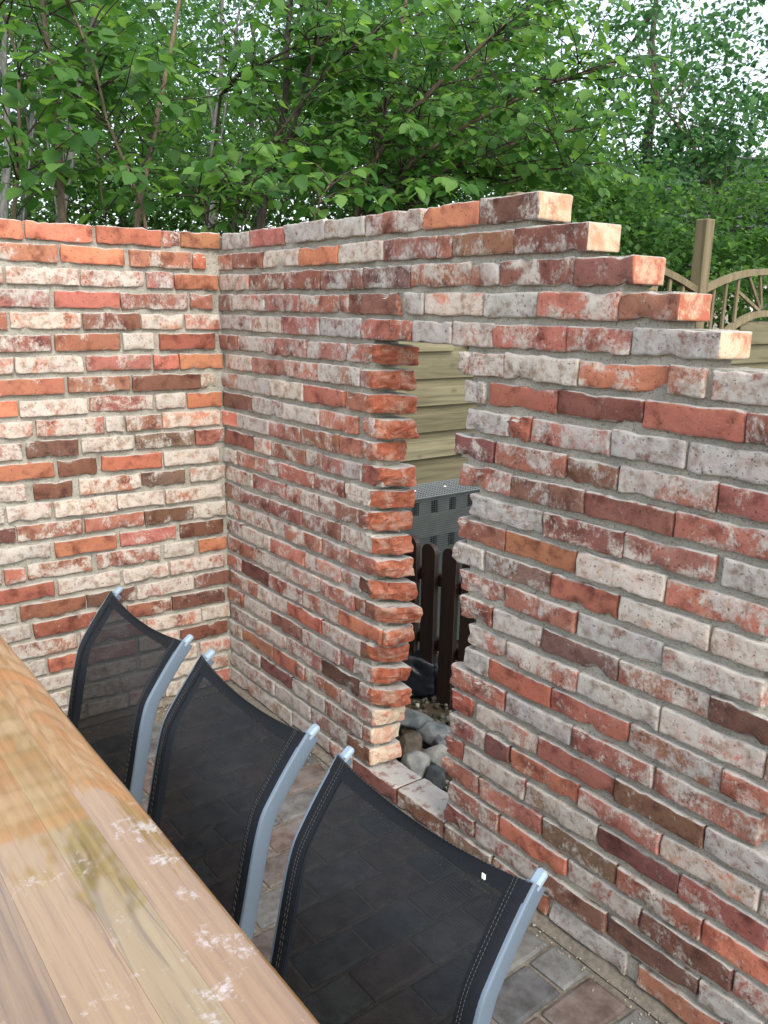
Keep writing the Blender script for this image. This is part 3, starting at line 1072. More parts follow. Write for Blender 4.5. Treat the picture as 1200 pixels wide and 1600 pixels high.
table = tag(empty('dining_table', (1.65, -1.55, 0)), 'long varnished table of light wooden boards with dried white splashes', 'table')
P_ORANGE = mat_plank('table_wood_orange', srgb(119, 88, 53), srgb(153, 118, 76), srgb(164, 133, 90))
P_GREEN = mat_plank('table_wood_olive', srgb(119, 96, 59), srgb(153, 127, 82), srgb(162, 140, 95))
P_TAN = mat_plank('table_wood_tan', srgb(129, 98, 60), srgb(158, 125, 81), srgb(166, 137, 91))
P_BROWN = mat_plank('table_wood_brown', srgb(94, 70, 41), srgb(132, 101, 62), srgb(149, 120, 78))
ys = [TY, -1.178, -1.252, -1.345, -1.43, -1.53, -1.62, -1.74, -1.83, -1.93, -2.02]
pm = [P_ORANGE, P_GREEN, P_TAN, P_BROWN, P_GREEN, P_BROWN, P_TAN, P_ORANGE, P_BROWN, P_TAN]
for i in range(10):
    mb, c = plank_mesh(.42, 2.66, ys[i + 1], ys[i], TZ - .036, TZ - (.0003 * (i % 2)), .009 if i == 0 else 0, i * 3.3)
    me = mb.mesh('plank')
    me.polygons.foreach_set('use_smooth', np.array([i == 0] * len(me.polygons)))
    o = obj('plank', me, pm[i], table, Vector(c) - Vector((1.65, -1.55, 0)))
leg_b = MB().box((0, 0, .352), (.08, .08, .704), None, .004)
lm = leg_b.mesh('leg')
lm.materials.append(M['fence_post'])
for x in (-.95, .85):
    for y in (-.38, .33):
        link(bpy.data.objects.new('leg', lm), table).location = (x, y, -.012)
MB().box((-.05, .33, .655), (1.72, .026, .09), None, .003).build('apron', M['fence_post'], table)
MB().box((-.05, -.38, .655), (1.72, .026, .09), None, .003).build('apron', M['fence_post'], table)

# ------------------------------------------------------------------ chairs
CW = .418
RAIL = [(0.003, .889), (-.022, .858), (-.048, .824), (-.073, .788), (-.090, .762), (-.101, .727), (-.112, .68), (-.128, .60), (-.146, .52), (-.158, .462)]


def smooth_path(p, it=2):
    for _ in range(it):
        q = [p[0]]
        for a, b in zip(p, p[1:]):
            q += [tuple(.75 * x + .25 * y for x, y in zip(a, b)), tuple(.25 * x + .75 * y for x, y in zip(a, b))]
        q.append(p[-1])
        p = q
    return p


def sweep_rect(mb, path, x, w, h, r=.0035):
    """flat oval tube: width w along X, depth h in the plane of the path (y, z)"""
    sec = []
    for sx, sy in ((1, 1), (-1, 1), (-1, -1), (1, -1)):
        for a in range(4):
            t = {(1, 1): 0, (-1, 1): 90, (-1, -1): 180, (1, -1): 270}[(sx, sy)] + a * 30
            sec.append((sx * (w / 2 - r) + r * math.cos(math.radians(t)), sy * (h / 2 - r) + r * math.sin(math.radians(t))))
    vs, n = [], len(sec)
    for i, (y, z) in enumerate(path):
        a, b = path[max(0, i - 1)], path[min(len(path) - 1, i + 1)]
        t = Vector((0, b[0] - a[0], b[1] - a[1])).normalized()
        nn = Vector((0, -t.z, t.y))
        for sx, sy in sec:
            vs.append(Vector((x + sx, y, z)) + nn * sy)
    fs = [(i * n + k, i * n + (k + 1) % n, (i + 1) * n + (k + 1) % n, (i + 1) * n + k) for i in range(len(path) - 1) for k in range(n)]
    mb.add(vs, fs, 0, True)
    mb.add([vs[k] for k in range(n)], [tuple(range(n))])
    mb.add([vs[(len(path) - 1) * n + k] for k in range(n)], [tuple(range(n))[::-1]])
    return mb


path = smooth_path(RAIL, 2)


def rail_at(t):
    """0 = top of the back, 1 = seat"""
    f = t * (len(path) - 1)
    i = min(int(f), len(path) - 2)
    f -= i
    return (path[i][0] * (1 - f) + path[i + 1][0] * f, path[i][1] * (1 - f) + path[i + 1][1] * f)


def sling_pt(u, t, off=0.0):
    """u -1..1 across, t 0..1 down the back, off along the normal (towards the sitter)"""
    y, z = rail_at(t)
    a, b = rail_at(max(0, t - .02)), rail_at(min(1, t + .02))
    d = Vector((0, b[0] - a[0], b[1] - a[1])).normalized()
    nrm = Vector((0, d.z, -d.y))
    c = 1 - u * u
    scoop = c * .020 * max(0, 1 - t / .22)
    P = Vector((u * (CW / 2 + .007), y, z)) + d * scoop
    return P + nrm * (.0185 - max(0, abs(u) - .93) * .09 - c * .012 * min(1, t / .15 + .4) + off)


def grid_mesh(f, us, ts):
    vs = [f(u, t) for t in ts for u in us]
    n = len(us)
    fs = [(j * n + i, (j + 1) * n + i, (j + 1) * n + i + 1, j * n + i + 1) for j in range(len(ts) - 1) for i in range(n - 1)]
    return vs, fs


def slab(mb, us, ts, o1, o2):
    a, f = grid_mesh(lambda u, t: sling_pt(u, t, o1), us, ts)
    b, _ = grid_mesh(lambda u, t: sling_pt(u, t, o2), us, ts)
    n, m_ = len(us), len(ts)
    mb.add(a, f, 0, True)
    mb.add(b, [q[::-1] for q in f], 0, True)
    ring = list(range(n)) + [j * n + n - 1 for j in range(1, m_)] + [(m_ - 1) * n + i for i in range(n - 2, -1, -1)] + [j * n for j in range(m_ - 2, 0, -1)]
    k = len(a)
    mb.add(a + b, [(ring[i], ring[(i + 1) % len(ring)], k + ring[(i + 1) % len(ring)], k + ring[i]) for i in range(len(ring))])


def lin(a, b, n):
    return [a + (b - a) * i / n for i in range(n + 1)]


def make_chair():
    c = empty('garden_chair')
    for s in (-1, 1):
        x = s * CW / 2
        sweep_rect(MB(), path, x, .017, .031).build('side_rail', M['alu'], c)
        cap = MB().box((0, 0, 0), (.0178, .0318, .013), Matrix.Rotation(math.radians(37), 3, 'X'), .004)
        cap.build('end_cap', M['cap'], c, (x, RAIL[0][0] + .002, RAIL[0][1] + .004))
        # seat rail, legs
        sweep_rect(MB(), smooth_path([(-.158, .462), (-.175, .44), (-.24, .432), (-.50, .445), (-.545, .44), (-.57, .40), (-.585, .20), (-.592, -.013)], 2), x, .0172, .0312).build('front_leg', M['alu'], c)
        sweep_rect(MB(), smooth_path([(-.185, .437), (-.15, .40), (-.10, .20), (-.075, -.013)], 2), x + s * .0172, .0165, .029).build('rear_leg', M['alu'], c)
    mb = MB()
    v, f = grid_mesh(lambda u, t: sling_pt(u, t), lin(-.84, .84, 18), lin(.07, 1, 26))
    mb.add(v, f, 0, True)
    back = mb.build('backrest', M['sling'], c)
    for s in (-1, 1):
        hb = MB()
        slab(hb, [s * q for q in lin(.83, 1, 4)], lin(.012, 1, 30), .0016, -.0016)
        hb.build('side_hem', M['hem'], back)
    hb = MB()
    slab(hb, lin(-1, 1, 20), lin(.008, .115, 6), .0026, -.0024)
    hb.build('top_hem', M['hem'], back)
    st = MB()
    ts = lin(.02, 1, 62)
    for s in (-1, 1):
        for uu in (.865, .89):
            for a, b in zip(ts, ts[1:]):
                p, q = sling_pt(s * uu, a, .0034), sling_pt(s * uu, a + (b - a) * .62, .0034)
                st.beam(p, q, .0006, .0005)
    us = lin(-.98, .98, 58)
    for a, b in zip(us, us[1:]):
        st.beam(sling_pt(a, .019, .0034), sling_pt(a + (b - a) * .62, .019, .0034), .0006, .0005)
    tag(st.build('stitching', M['thread'], back), kind='stuff')
    sb = MB()
    v, f = grid_mesh(lambda u, t: Vector((u * (CW / 2 - .011), -.19 - .34 * t, .445 + .006 * math.sin(t * 3) - .022 * (1 - u * u))), lin(-1, 1, 14), lin(0, 1, 14))
    sb.add(v, f, 0, True)
    sb.build('seat', M['sling'], c)
    for y, z in ((-.19, .432), (-.54, .432)):
        MB().tube([(-CW / 2 + .008, y, z - .03), (CW / 2 - .008, y, z - .03)], .009, 8).build('crossbar', M['alu'], c)
    return c


def copy_tree(o, parent=None):
    kids = list(o.children)
    c = o.copy()
    COL.objects.link(c)
    c.parent = parent
    for ch in kids:
        copy_tree(ch, c)
    return c


chair_spots = [((2.276, -.826, 0), .055, 'black mesh chair with a white speck on its top hem, in front of the slot'),
               ((1.757, -.842, 0), .0, 'middle black mesh chair of the row, between two like it'),
               ((1.233, -.848, 0), .02, 'farthest black mesh chair of the row, backed by the whole left wall')]
ch0 = make_chair()
chairs = [ch0, copy_tree(ch0), copy_tree(ch0)]
for c, (loc, rz, lab) in zip(chairs, chair_spots):
    c.location = loc
    c.rotation_euler = (0, 0, rz)
    tag(c, lab, 'chair', 'black mesh chairs along the table')
bk = [k for k in chairs[0].children if k.name.startswith('backrest')][0]
MB().box(sling_pt(.66, .10, .0045), (.007, .002, .009), None, .0006).build('care_tag', M['white'], bk)

# ------------------------------------------------------------------ board fence with arched lattice top
FX = -.15
fence = tag(empty('garden_fence', (FX, 1.8, 0)), 'pale wooden fence of overlapping level boards under an arched trellis top', 'fence')
FO = Vector((FX, 1.8, 0))
posts = [.03, 1.83, 3.615, 5.40]
pm_ = MB().box((0, 0, 1.115), (.09, .09, 2.27), None, .007).mesh('post')
pm_.materials.append(M['fence_post'])
for y in posts[1:]:
    link(bpy.data.objects.new('post', pm_), fence).location = (0, y - 1.8, 0)
rf = random.Random(5)
for a, b in zip(posts, posts[1:]):
    y0, y1 = a + .055, b - .055
    yc, hw = (y0 + y1) / 2, (y1 - y0) / 2

    def low(y):
        return 1.285 + .37 * (1 - ((y - yc) / hw) ** 2)

    def high(y):
        return 1.80 + .15 * (1 - ((y - yc) / hw) ** 2)
    for lay in (0, 1):
        z = .10 + (.069 if lay else 0)
        while z < 1.60:
            e0, e1 = y0, y1
            if low(y0) < z + .05:
                t = max(0.0, 1 - (z + .06 - 1.285) / .37)
                if t <= .02:
                    break
                e0, e1 = yc - hw * math.sqrt(t), yc + hw * math.sqrt(t)
            mb = MB().box((0, 0, 0), (.014, e1 - e0, .096), None, .003)
            o = mb.build('board', M['fence'], fence, (.010 if lay == 0 else -.012, (e0 + e1) / 2 - 1.8, z),
                         (rf.uniform(-.002, .002), rf.uniform(-.03, .03), 0))
            z += .138
    for nm, fn, h in (('arch_rail', low, .045), ('arch_rail', high, .045)):
        n = 20
        mb = MB()
        vs = []
        for i in range(n + 1):
            y = y0 - .012 + (y1 - y0 + .024) * i / n
            z = fn(min(max(y, y0), y1))
            for dx, dz in ((-.022, -h / 2), (.022, -h / 2), (.022, h / 2), (-.022, h / 2)):
                vs.append((dx, y - 1.8, z + dz))
        fs = [(4 * i + k, 4 * i + (k + 1) % 4, 4 * i + 4 + (k + 1) % 4, 4 * i + 4 + k) for i in range(n) for k in range(4)]
        mb.add(vs, fs + [(3, 2, 1, 0), (4 * n, 4 * n + 1, 4 * n + 2, 4 * n + 3)])
        mb.build(nm, M['fence_post'], fence)
    for s in (-1, 1):
        for dd in (.13, .28, .43):
            y = yc + s * (hw - dd)
            MB().box((0, 0, 0), (.018, .026, high(y) - low(y) - .03), None, .002).build('baluster', M['fence_post'], fence, (0, y - 1.8, (high(y) + low(y)) / 2))
        for ang in (22, 48, 74):
            d = Vector((0, s * math.cos(math.radians(ang)), math.sin(math.radians(ang))))
            p = Vector((0, yc - 1.8 + s * .05, low(yc) + .005))
            q, st = p.copy(), 0
            while q.z < high(q.y + 1.8) - .01 and st < 60 and abs(q.y + 1.8 - yc) < hw - .45:
                q = q + d * .01
                st += 1
            p = p + d * .03
            if (q - p).length > .05:
                MB().beam(p, q, .024, .018, (1, 0, 0), .002).build('sunray_slat', M['fence_post'], fence)
    MB().box((0, 0, 0), (.04, y1 - y0, .05), None, .003).build('bottom_rail', M['fence_post'], fence, (0, yc - 1.8, .03))

# ------------------------------------------------------------------ slotted grey bin under a wire lid
BX, BY0, BY1 = .22, .42, 1.52
bn = tag(empty('compost_bin', (BX - .14, .97, 0)), 'grey slotted bin with a wire mesh lid, seen through the slot below the board fence', 'bin')
BO = Vector((BX - .14, .97, 0))


def rel(b, o, name, mat, par):
    b.v = [(p[0] - o[0], p[1] - o[1], p[2] - o[2]) for p in b.v]
    return b.build(name, mat, par)


zr = [(.0, .07), (.135, .255), (.32, .415), (.48, .515), (.58, .695), (.757, .785)]
for a, b in zr:
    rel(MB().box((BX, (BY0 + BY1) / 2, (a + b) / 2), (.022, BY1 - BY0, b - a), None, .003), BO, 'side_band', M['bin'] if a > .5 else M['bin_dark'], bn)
sb = [(zr[i][1], zr[i + 1][0]) for i in range(len(zr) - 1)]
for (a, b) in sb:
    mb = MB()
    y = BY0 + .027
    while y < BY1:
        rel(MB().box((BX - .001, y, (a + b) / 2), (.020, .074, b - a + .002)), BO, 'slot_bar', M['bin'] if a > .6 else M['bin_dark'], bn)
        y += .118

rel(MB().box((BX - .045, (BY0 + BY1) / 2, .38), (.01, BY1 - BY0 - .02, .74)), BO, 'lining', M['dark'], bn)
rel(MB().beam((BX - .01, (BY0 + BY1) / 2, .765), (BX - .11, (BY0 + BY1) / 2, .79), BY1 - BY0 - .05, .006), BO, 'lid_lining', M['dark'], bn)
rel(MB().box((BX - .16, BY0, .38), (.33, .022, .76)).box((BX - .16, BY1, .38), (.33, .022, .76)), BO, 'end_panel', M['bin'], bn)
wm = MB()
y = BY0
while y <= BY1:
    wm.beam((BX + .024, y, .03), (BX + .024, y, .785), .0012, .0012)
    y += .011
lw = MB()
y = BY0
while y <= BY1:
    lw.beam((BX + .03, y, .787), (BX - .10, y, .815), .0045, .0045)
    y += .017
z = .03
while z < .785:
    wm.beam((BX + .0255, BY0, z), (BX + .0255, BY1, z), .0012, .0012)
    z += .011
for i in range(9):
    t = i / 8
    lw.beam((BX + .03 - .13 * t, BY0, .786 + .03 * t), (BX + .03 - .13 * t, BY1, .786 + .03 * t), .0045, .0045)
rel(lw, BO, 'lid_mesh', M['lid_wire'], bn)['kind'] = 'stuff'
o = rel(wm, BO, 'wire_mesh', M['wire'], bn)
o['kind'] = 'stuff'
for y in (.885, 1.075, 1.27):
    rel(MB().box((BX - .03, y, .808), (.012, .012, .006), None, .002), BO, 'lid_clip', M['white'], bn)

# ------------------------------------------------------------------ low dark picket fence
pk = tag(empty('picket_fence', (.53, .72, 0)), 'knee high dark brown picket fence standing behind the slot', 'fence')
for i in range(-4, 5):
    x = .125 * i
    mb = MB()
    prof = [(-.043, -.05), (.043, -.05), (.043, .63)] + [(.043 * math.cos(math.radians(a)), .63 + .036 * math.sin(math.radians(a))) for a in (20, 45, 70, 90, 110, 135, 160)] + [(-.043, .63)]
    n = len(prof)
    v = [(px_, -.012, pz) for px_, pz in prof] + [(px_, .012, pz) for px_, pz in prof]
    fs = [tuple(range(n)), tuple(range(n, 2 * n))[::-1]] + [(i_, n + i_, n + (i_ + 1) % n, (i_ + 1) % n) for i_ in range(n)]
    mb.add(v, fs)
    mb.build('picket', M['picket'], pk, (x, -.02, rf.uniform(-.008, .008)), (0, rf.uniform(-.012, .012), 0))
for z in (.20, .50):
    MB().box((0, 0, 0), (1.12, .028, .055), None, .004).build('rail', M['picket'], pk, (0, .008, z))


def ground_at(px, py, z):
    d = AX_F + AX_R * ((px - 600) / F_PX) + AX_D * ((py - 800) / F_PX)
    t = (z - CAM[2]) / d.z
    return Vector(CAM) + d * t


# crumpled black sheet
import bmesh


def lump(seed, sx, sy, sz, sub_=3, amp=.22, freq=1.6, cuts=5, flat=False):
    bm = bmesh.new()
    bmesh.ops.create_icosphere(bm, subdivisions=sub_, radius=1.0)
    r = random.Random(seed)
    so = Vector((seed * 3.1, seed * 1.7, seed * .9))
    planes = [(Vector((r.gauss(0, 1), r.gauss(0, 1), r.gauss(0, .8))).normalized(), r.uniform(.58, .86)) for _ in range(cuts)]
    for v in bm.verts:
        p = v.co
        p = p * (1 + amp * noise.noise(p * freq + so) + amp * .35 * noise.noise(p * freq * 3 + so))
        for nrm, dd in planes:
            e = p.dot(nrm) - dd
            if e > 0:
                p = p - nrm * e * .85
        v.co = Vector((p.x * sx, p.y * sy, p.z * sz))
    me = bpy.data.meshes.new('boulder')
    bm.to_mesh(me)
    bm.free()
    me.polygons.foreach_set('use_smooth', np.array([not flat] * len(me.polygons)))
    return me


p = ground_at(652, 1052, .03)
o = obj('plastic_sheet', lump(77, .17, .13, .10, 4, .5, 2.6, 3), M['black_plastic'], None, p, (0, 0, .4))
tag(o, 'crumpled black plastic sheet lying at the foot of the dark pickets', 'plastic sheet')

STONES = [(650, 1127, .055, .105, .075, .055, 'stone_grey', 'blue grey boulder with a slanting flat top, highest of the heap beside the jamb'),
          (645, 1143, .02, .085, .06, .05, 'stone_brown', 'brown boulder tucked under the slanting blue grey one'),
          (676, 1143, .04, .09, .10, .055, 'stone_grey', 'broad flat grey boulder in the middle of the heap, next to the gravel'),
          (641, 1170, .04, .085, .065, .06, 'stone_brown', 'olive brown rounded boulder leaning on the broken brick jamb'),
          (648, 1200, .035, .075, .07, .06, 'stone_pale', 'pale grey rounded boulder just behind the brick sill'),
          (682, 1184, .045, .05, .065, .055, 'stone_pale', 'pale pitted boulder standing upright near the right edge of the slot'),
          (665, 1192, .015, .055, .05, .04, 'stone_dark', 'dark grey boulder sunk between the two pale ones'),
          (688, 1160, .045, .032, .03, .03, 'stone_grey', 'small bluish stone above the pale pitted boulder'),
          (679, 1215, .02, .06, .05, .045, 'stone_dark', 'dark boulder behind the right end of the brick sill')]
for i, (px, py, z, sx, sy, sz, mt, lab) in enumerate(STONES):
    P = ground_at(px, py, z)
    P.y = max(P.y, .118 + max(sx, sy) * .72)
    o = obj('boulder', lump(20 + i, sx * .92, sy * .92, sz, 4, .10, 1.5, 15), M[mt], None, P, (rf.uniform(-.25, .25), rf.uniform(-.25, .25), rf.uniform(0, 3)))
    tag(o, lab, 'boulder', 'boulders heaped behind the slot')

base = lump(5, 1, 1, .8, 1, .2, 1.4, 4)
bv = np.array([v.co for v in base.vertices])
bf = np.array([list(p.vertices) for p in base.polygons])
nr = np.random.default_rng(3)
N = 3600
co, fc = [], []
for i in range(N):
    x, y = nr.uniform(-.05, 2.3), nr.uniform(.13, 1.2)
    s = nr.uniform(.005, .016) * (1.25 if nr.random() < .1 else 1)
    a = nr.uniform(0, 6.28)
    R = np.array([[math.cos(a), -math.sin(a), 0], [math.sin(a), math.cos(a), 0], [0, 0, 1]])
    sc = nr.uniform(.6, 1.3, 3)
    co.append((bv * sc * s) @ R.T + np.array([x, y, -.05 + nr.uniform(0, .02)]))
    fc.append(bf + i * len(bv))
gm = fast_mesh('gravel', np.concatenate(co), np.concatenate(fc), None)
tg = NT('mixed_gravel')
gi = tg.n('ShaderNodeNewGeometry')
gcol = tg.ramp(gi.outputs['Random Per Island'], [(0, srgb(42, 42, 36)), (.5, srgb(78, 76, 66)), (.85, srgb(108, 104, 94)), (1, srgb(170, 166, 154))])
M['gravel2'] = tg.done(gcol, .9)
tag(obj('gravel', gm, M['gravel2']), kind='stuff')

# crumbs of old mortar and brick dust along the foot of the walls
co, fc = [], []
for i in range(420):
    t_, off_ = nr.uniform(0, 1), abs(nr.normal()) * .035 + .012
    x, y = (nr.uniform(.05, 2.4), -off_) if i % 3 else (off_, nr.uniform(-1.2, -.05))
    s = nr.uniform(.0012, .0045)
    co.append((bv * nr.uniform(.6, 1.3, 3) * s) + np.array([x, y, -.0135 + s * .4]))
    fc.append(bf + i * len(bv))
tag(obj('mortar_crumbs', fast_mesh('mortar_crumbs', np.concatenate(co), np.concatenate(fc), None), M['mortar']), kind='stuff')

# ------------------------------------------------------------------ house roof glimpsed behind the trees on the right
HP = at(1250, 420, 19.5)
house = tag(empty('house', (HP.x, HP.y, 0), math.radians(52)), 'house with a dark tiled roof half hidden behind the right hand trees', 'house')
MB().box((0, 0, 1.45), (7.0, 6.0, 2.9)).build('wall', M['render_wall'], house)
rb = MB()
nr_ = 11
for s in (-1, 1):
    for i in range(nr_):
        t0, t1 = i / nr_, (i + 1) / nr_
        y0, z0 = s * (3.5 * (1 - t0)), 2.7 + 2.35 * t0
        y1, z1 = s * (3.5 * (1 - t1)), 2.7 + 2.35 * t1
        rb.beam((-3.8, (y0 + y1) / 2, (z0 + z1) / 2 + .03), (3.8, (y0 + y1) / 2, (z0 + z1) / 2 + .03), .40, .05, (0, -s * .55, .83))
rb.add([(-3.5, -3, 2.9), (-3.5, 3, 2.9), (-3.5, 0, 4.9)], [(0, 1, 2)]).add([(3.5, -3, 2.9), (3.5, 3, 2.9), (3.5, 0, 4.9)], [(0, 2, 1)])
rb.build('roof', M['roof_tile'], house)
for x in (-1.8, 1.8):
    w = MB().box((0, 0, 0), (1.1, .08, 1.2)).build('window', M['white_paint'], house, (x, -3.0, 1.6))
    MB().box((0, -.03, 0), (.94, .05, 1.04)).build('pane', M['glass'], w)

# ------------------------------------------------------------------ trees and shrubs
LEAF = np.array([(0, 0, 0), (-.30, .16, .05), (-.40, .45, .08), (-.27, .76, .05), (0, 1.0, -.05), (.27, .76, .05), (.40, .45, .08), (.30, .16, .05), (0, .5, -.02)])
LEAF_F = np.array([(0, 8, 2, 1), (8, 4, 3, 2), (0, 7, 6, 8), (8, 6, 5, 4)])
LEAF_S = np.array([(0, 0, 0), (-.36, .45, .09), (0, 1.0, 0), (.36, .45, .09)])
LEAF_SF = np.array([(0, 2, 1), (0, 3, 2)])


def frames(axis, normal):
    y = axis / np.linalg.norm(axis, axis=1)[:, None]
    x = np.cross(y, normal)
    ln = np.linalg.norm(x, axis=1)
    x[ln < 1e-5] = (1, 0, 0)
    x /= np.maximum(np.linalg.norm(x, axis=1), 1e-6)[:, None]
    z = np.cross(x, y)
    return x, y, z


def leaf_cloud(name, pos, axis, normal, size, small=False):
    T, F = (LEAF_S, LEAF_SF) if small else (LEAF, LEAF_F)
    x, y, z = frames(axis, normal)
    L = T[None] * size[:, None, None]
    co = pos[:, None] + L[..., 0:1] * x[:, None] + L[..., 1:2] * y[:, None] + L[..., 2:3] * z[:, None]
    n, k = len(pos), len(T)
    fc = F[None] + (np.arange(n) * k)[:, None, None]
    return fast_mesh(name, co.reshape(-1, 3), fc.reshape(-1, F.shape[1]), None, True)


leaf_mesh = []
for q in range(4):
    T = LEAF.copy()
    rr = np.random.default_rng(q)
    T[:, 0] *= rr.uniform(.9, 1.12)
    T[:, 2] += -.14 * T[:, 1] ** 2 * rr.uniform(.2, 1.4)
    T[1:8, :2] += rr.uniform(-.02, .02, (7, 2))
    me = fast_mesh('leaf', T, LEAF_F, None, True)
    me.materials.append(M['leaf_hazel'])
    leaf_mesh.append(me)


def sway(pts, amp, seed, n=5):
    """resample a polyline with a slight natural wander"""
    out = []
    for a, b in zip(pts, pts[1:]):
        for i in range(n):
            t = i / n
            p = a.lerp(b, t)
            out.append(p + Vector((noise.noise(p * 1.9 + Vector((seed, 0, 0))), noise.noise(p * 1.9 + Vector((0, seed, 5))), 0)) * amp)
    out.append(pts[-1].copy())
    return out


def stem_from_pixels(pix, depth, dtop=None):
    pts = [at(x, y, depth + ((dtop or depth) - depth) * i / max(1, len(pix) - 1)) for i, (x, y) in enumerate(pix)]
    a, b = pts[0], pts[1]
    d = (b - a).normalized()
    base = Vector((a.x - d.x * .5, a.y - d.y * .5, -.1))
    mid = a.lerp(base, .5) - Vector((d.x, d.y, 0)) * .1
    return [base, mid] + pts


def twig_leaves(path, r, n_twigs, t0, tw_len, leaf, bias, acc, tb, droop=.5, spread=1.0):
    """side shoots with alternate leaves along a stem path"""
    n = len(path)
    for _ in range(n_twigs):
        f = (t0 + (1 - t0) * r.random()) * (n - 1)
        i = min(int(f), n - 2)
        P = path[i].lerp(path[i + 1], f - i)
        D = (path[i + 1] - path[i]).normalized()
        a = r.uniform(0, 2 * math.pi)
        d = (Vector((math.cos(a), math.sin(a), r.uniform(-.15, .75))) * spread + D * .5 + bias * r.uniform(.2, 1.0)).normalized()
        ln = tw_len * r.uniform(.5, 1.3)
        m_ = max(3, int(ln / .07))
        pts = [P]
        for s in range(m_):
            d = (d + Vector((r.gauss(0, .13), r.gauss(0, .13), -droop * .13 + r.gauss(0, .1)))).normalized()
            pts.append(pts[-1] + d * ln / m_)
        tb.tube(pts, [.0055 * (1 - .75 * s / m_) for s in range(m_ + 1)], 4, 0, False)
        for s in range(1, m_ + 1):
            for rep in range(2 if s > m_ * .5 else 1):
                dd = (pts[s] - pts[s - 1]).normalized()
                side = dd.cross(Vector((0, 0, 1)))
                if side.length < .1:
                    side = Vector((1, 0, 0))
                side = side.normalized() * (1 if (s + rep) % 2 else -1)
                ax = (side * .8 + dd * .45 + Vector((r.gauss(0, .25), r.gauss(0, .25), -r.uniform(.1, 1.0)))).normalized()
                nm = Vector((r.gauss(.25, .35), r.gauss(-.15, .35), 1.0)).normalized()
                acc.append((pts[s] + ax * .012, ax, nm, leaf * r.uniform(.5, 1.3)))


def crown_parts(root, acc, mat, max_obj, r, crown_name='crown'):
    """largest leaves in the picture as leaf objects, the others as one part"""
    sc = []
    for i, (P, ax, nm, s) in enumerate(acc):
        x, y, d = to_px(P)
        inside = d > 0 and -20 < x < 1220 and -20 < y < 400
        sc.append((s / d * F_PX if inside else 0, i))
    sc.sort(reverse=True)
    take = set(i for v, i in sc[:max_obj] if v >= 10)
    inv = root.matrix_world.inverted() if False else None
    o0 = Vector(root.location)
    for i in take:
        P, ax, nm, s = acc[i]
        x = ax.cross(nm)
        x = x.normalized() if x.length > 1e-4 else Vector((1, 0, 0))
        z = x.cross(ax)
        mw = Matrix((x * s, ax * s, z * s)).transposed().to_4x4()
        mw.translation = P - o0
        o = bpy.data.objects.new('leaf', leaf_mesh[i % 4])
        link(o, root)
        o.matrix_local = mw
    rest_ = [acc[i] for i in range(len(acc)) if i not in take]
    if rest_:
        me = leaf_cloud(crown_name, np.array([tuple(a[0] - o0) for a in rest_]), np.array([tuple(a[1]) for a in rest_]),
                        np.array([tuple(a[2]) for a in rest_]), np.array([a[3] for a in rest_]))
        o = obj(crown_name, me, mat, root)
        o['kind'] = 'stuff'


def shift(mb, o0):
    mb.v = [(p[0] - o0[0], p[1] - o0[1], p[2] - o0[2]) for p in mb.v]
    return mb


def hazel(name, label, cat, stems, depth, leaf=.085, twigs=30, tw_len=.5, t0=.35, bias=Vector((.25, -.1, 0)), max_obj=150, seed=1, bark='bark_brown', group=None, droop=.5):
    r = random.Random(seed)
    paths = []
    tb, wb = MB(), MB()
    acc = []
    for q, (pix, rad, dp) in enumerate(stems):
        pts = stem_from_pixels(pix, depth + dp[0], depth + dp[1])
        pa = sway(pts, .03, seed + q)
        paths.append(pa)
        n = len(pa)
        wb.tube(pa, [rad * (1.15 - .65 * i / (n - 1)) for i in range(n)], 8)
        twig_leaves(pa, r, twigs, t0, tw_len, leaf, bias, acc, tb, droop)
    b0 = paths[0][0]
    root = tag(empty(name, (b0.x, b0.y, 0)), label, cat, group)
    shift(wb, root.location).build('trunk', M[bark], root)
    shift(tb, root.location).build('twigs', M['bark_dark'], root)
    crown_parts(root, acc, M['leaf_hazel'], max_obj, r)
    return root


HZ = 'hazel bushes close behind the wall'
hazel('hazel_bush', 'hazel bush with a single bowed brown stem, large bright leaves, at the left edge', 'bush',
      [([(100, 330), (93, 200), (85, 130), (75, 60), (62, -30)], .021, (0, .1)), ([(222, 320), (198, 258), (170, 190), (150, 110), (120, 30), (90, -40)], .010, (.1, -.2)),
       ([(20, 330), (35, 220), (30, 100), (-10, -20)], .012, (-.1, -.3))],
      4.2, .092, 20, .5, .35, Vector((.3, -.15, 0)), 170, 3, 'bark_brown', HZ)
hazel('hazel_bush', 'hazel bush with one straight leaning brown stem, left of the wall corner', 'bush',
      [([(215, 330), (233, 250), (246, 175), (266, 95), (288, -30)], .022, (0, .2)), ([(165, 350), (158, 280), (152, 180), (155, 90)], .006, (-.2, -.3))],
      4.7, .088, 20, .5, .4, Vector((.25, -.1, 0)), 150, 8, 'bark_brown', HZ)
hazel('hazel_bush', 'forked hazel with dark crossing branches above the wall corner', 'bush',
      [([(408, 335), (425, 262), (437, 190), (446, 100), (458, -30)], .032, (0, .3)), ([(414, 300), (424, 262), (462, 198), (480, 110), (500, 50), (530, -30)], .017, (-.05, -.1)),
       ([(372, 300), (388, 262), (432, 212), (470, 165), (530, 95), (600, 40)], .014, (-.1, -.3)), ([(345, 150), (372, 120), (420, 92), (480, 60), (560, 52)], .010, (.1, -.1))],
      5.2, .084, 30, .55, .3, Vector((.2, -.1, 0)), 220, 15, 'bark_dark', HZ)
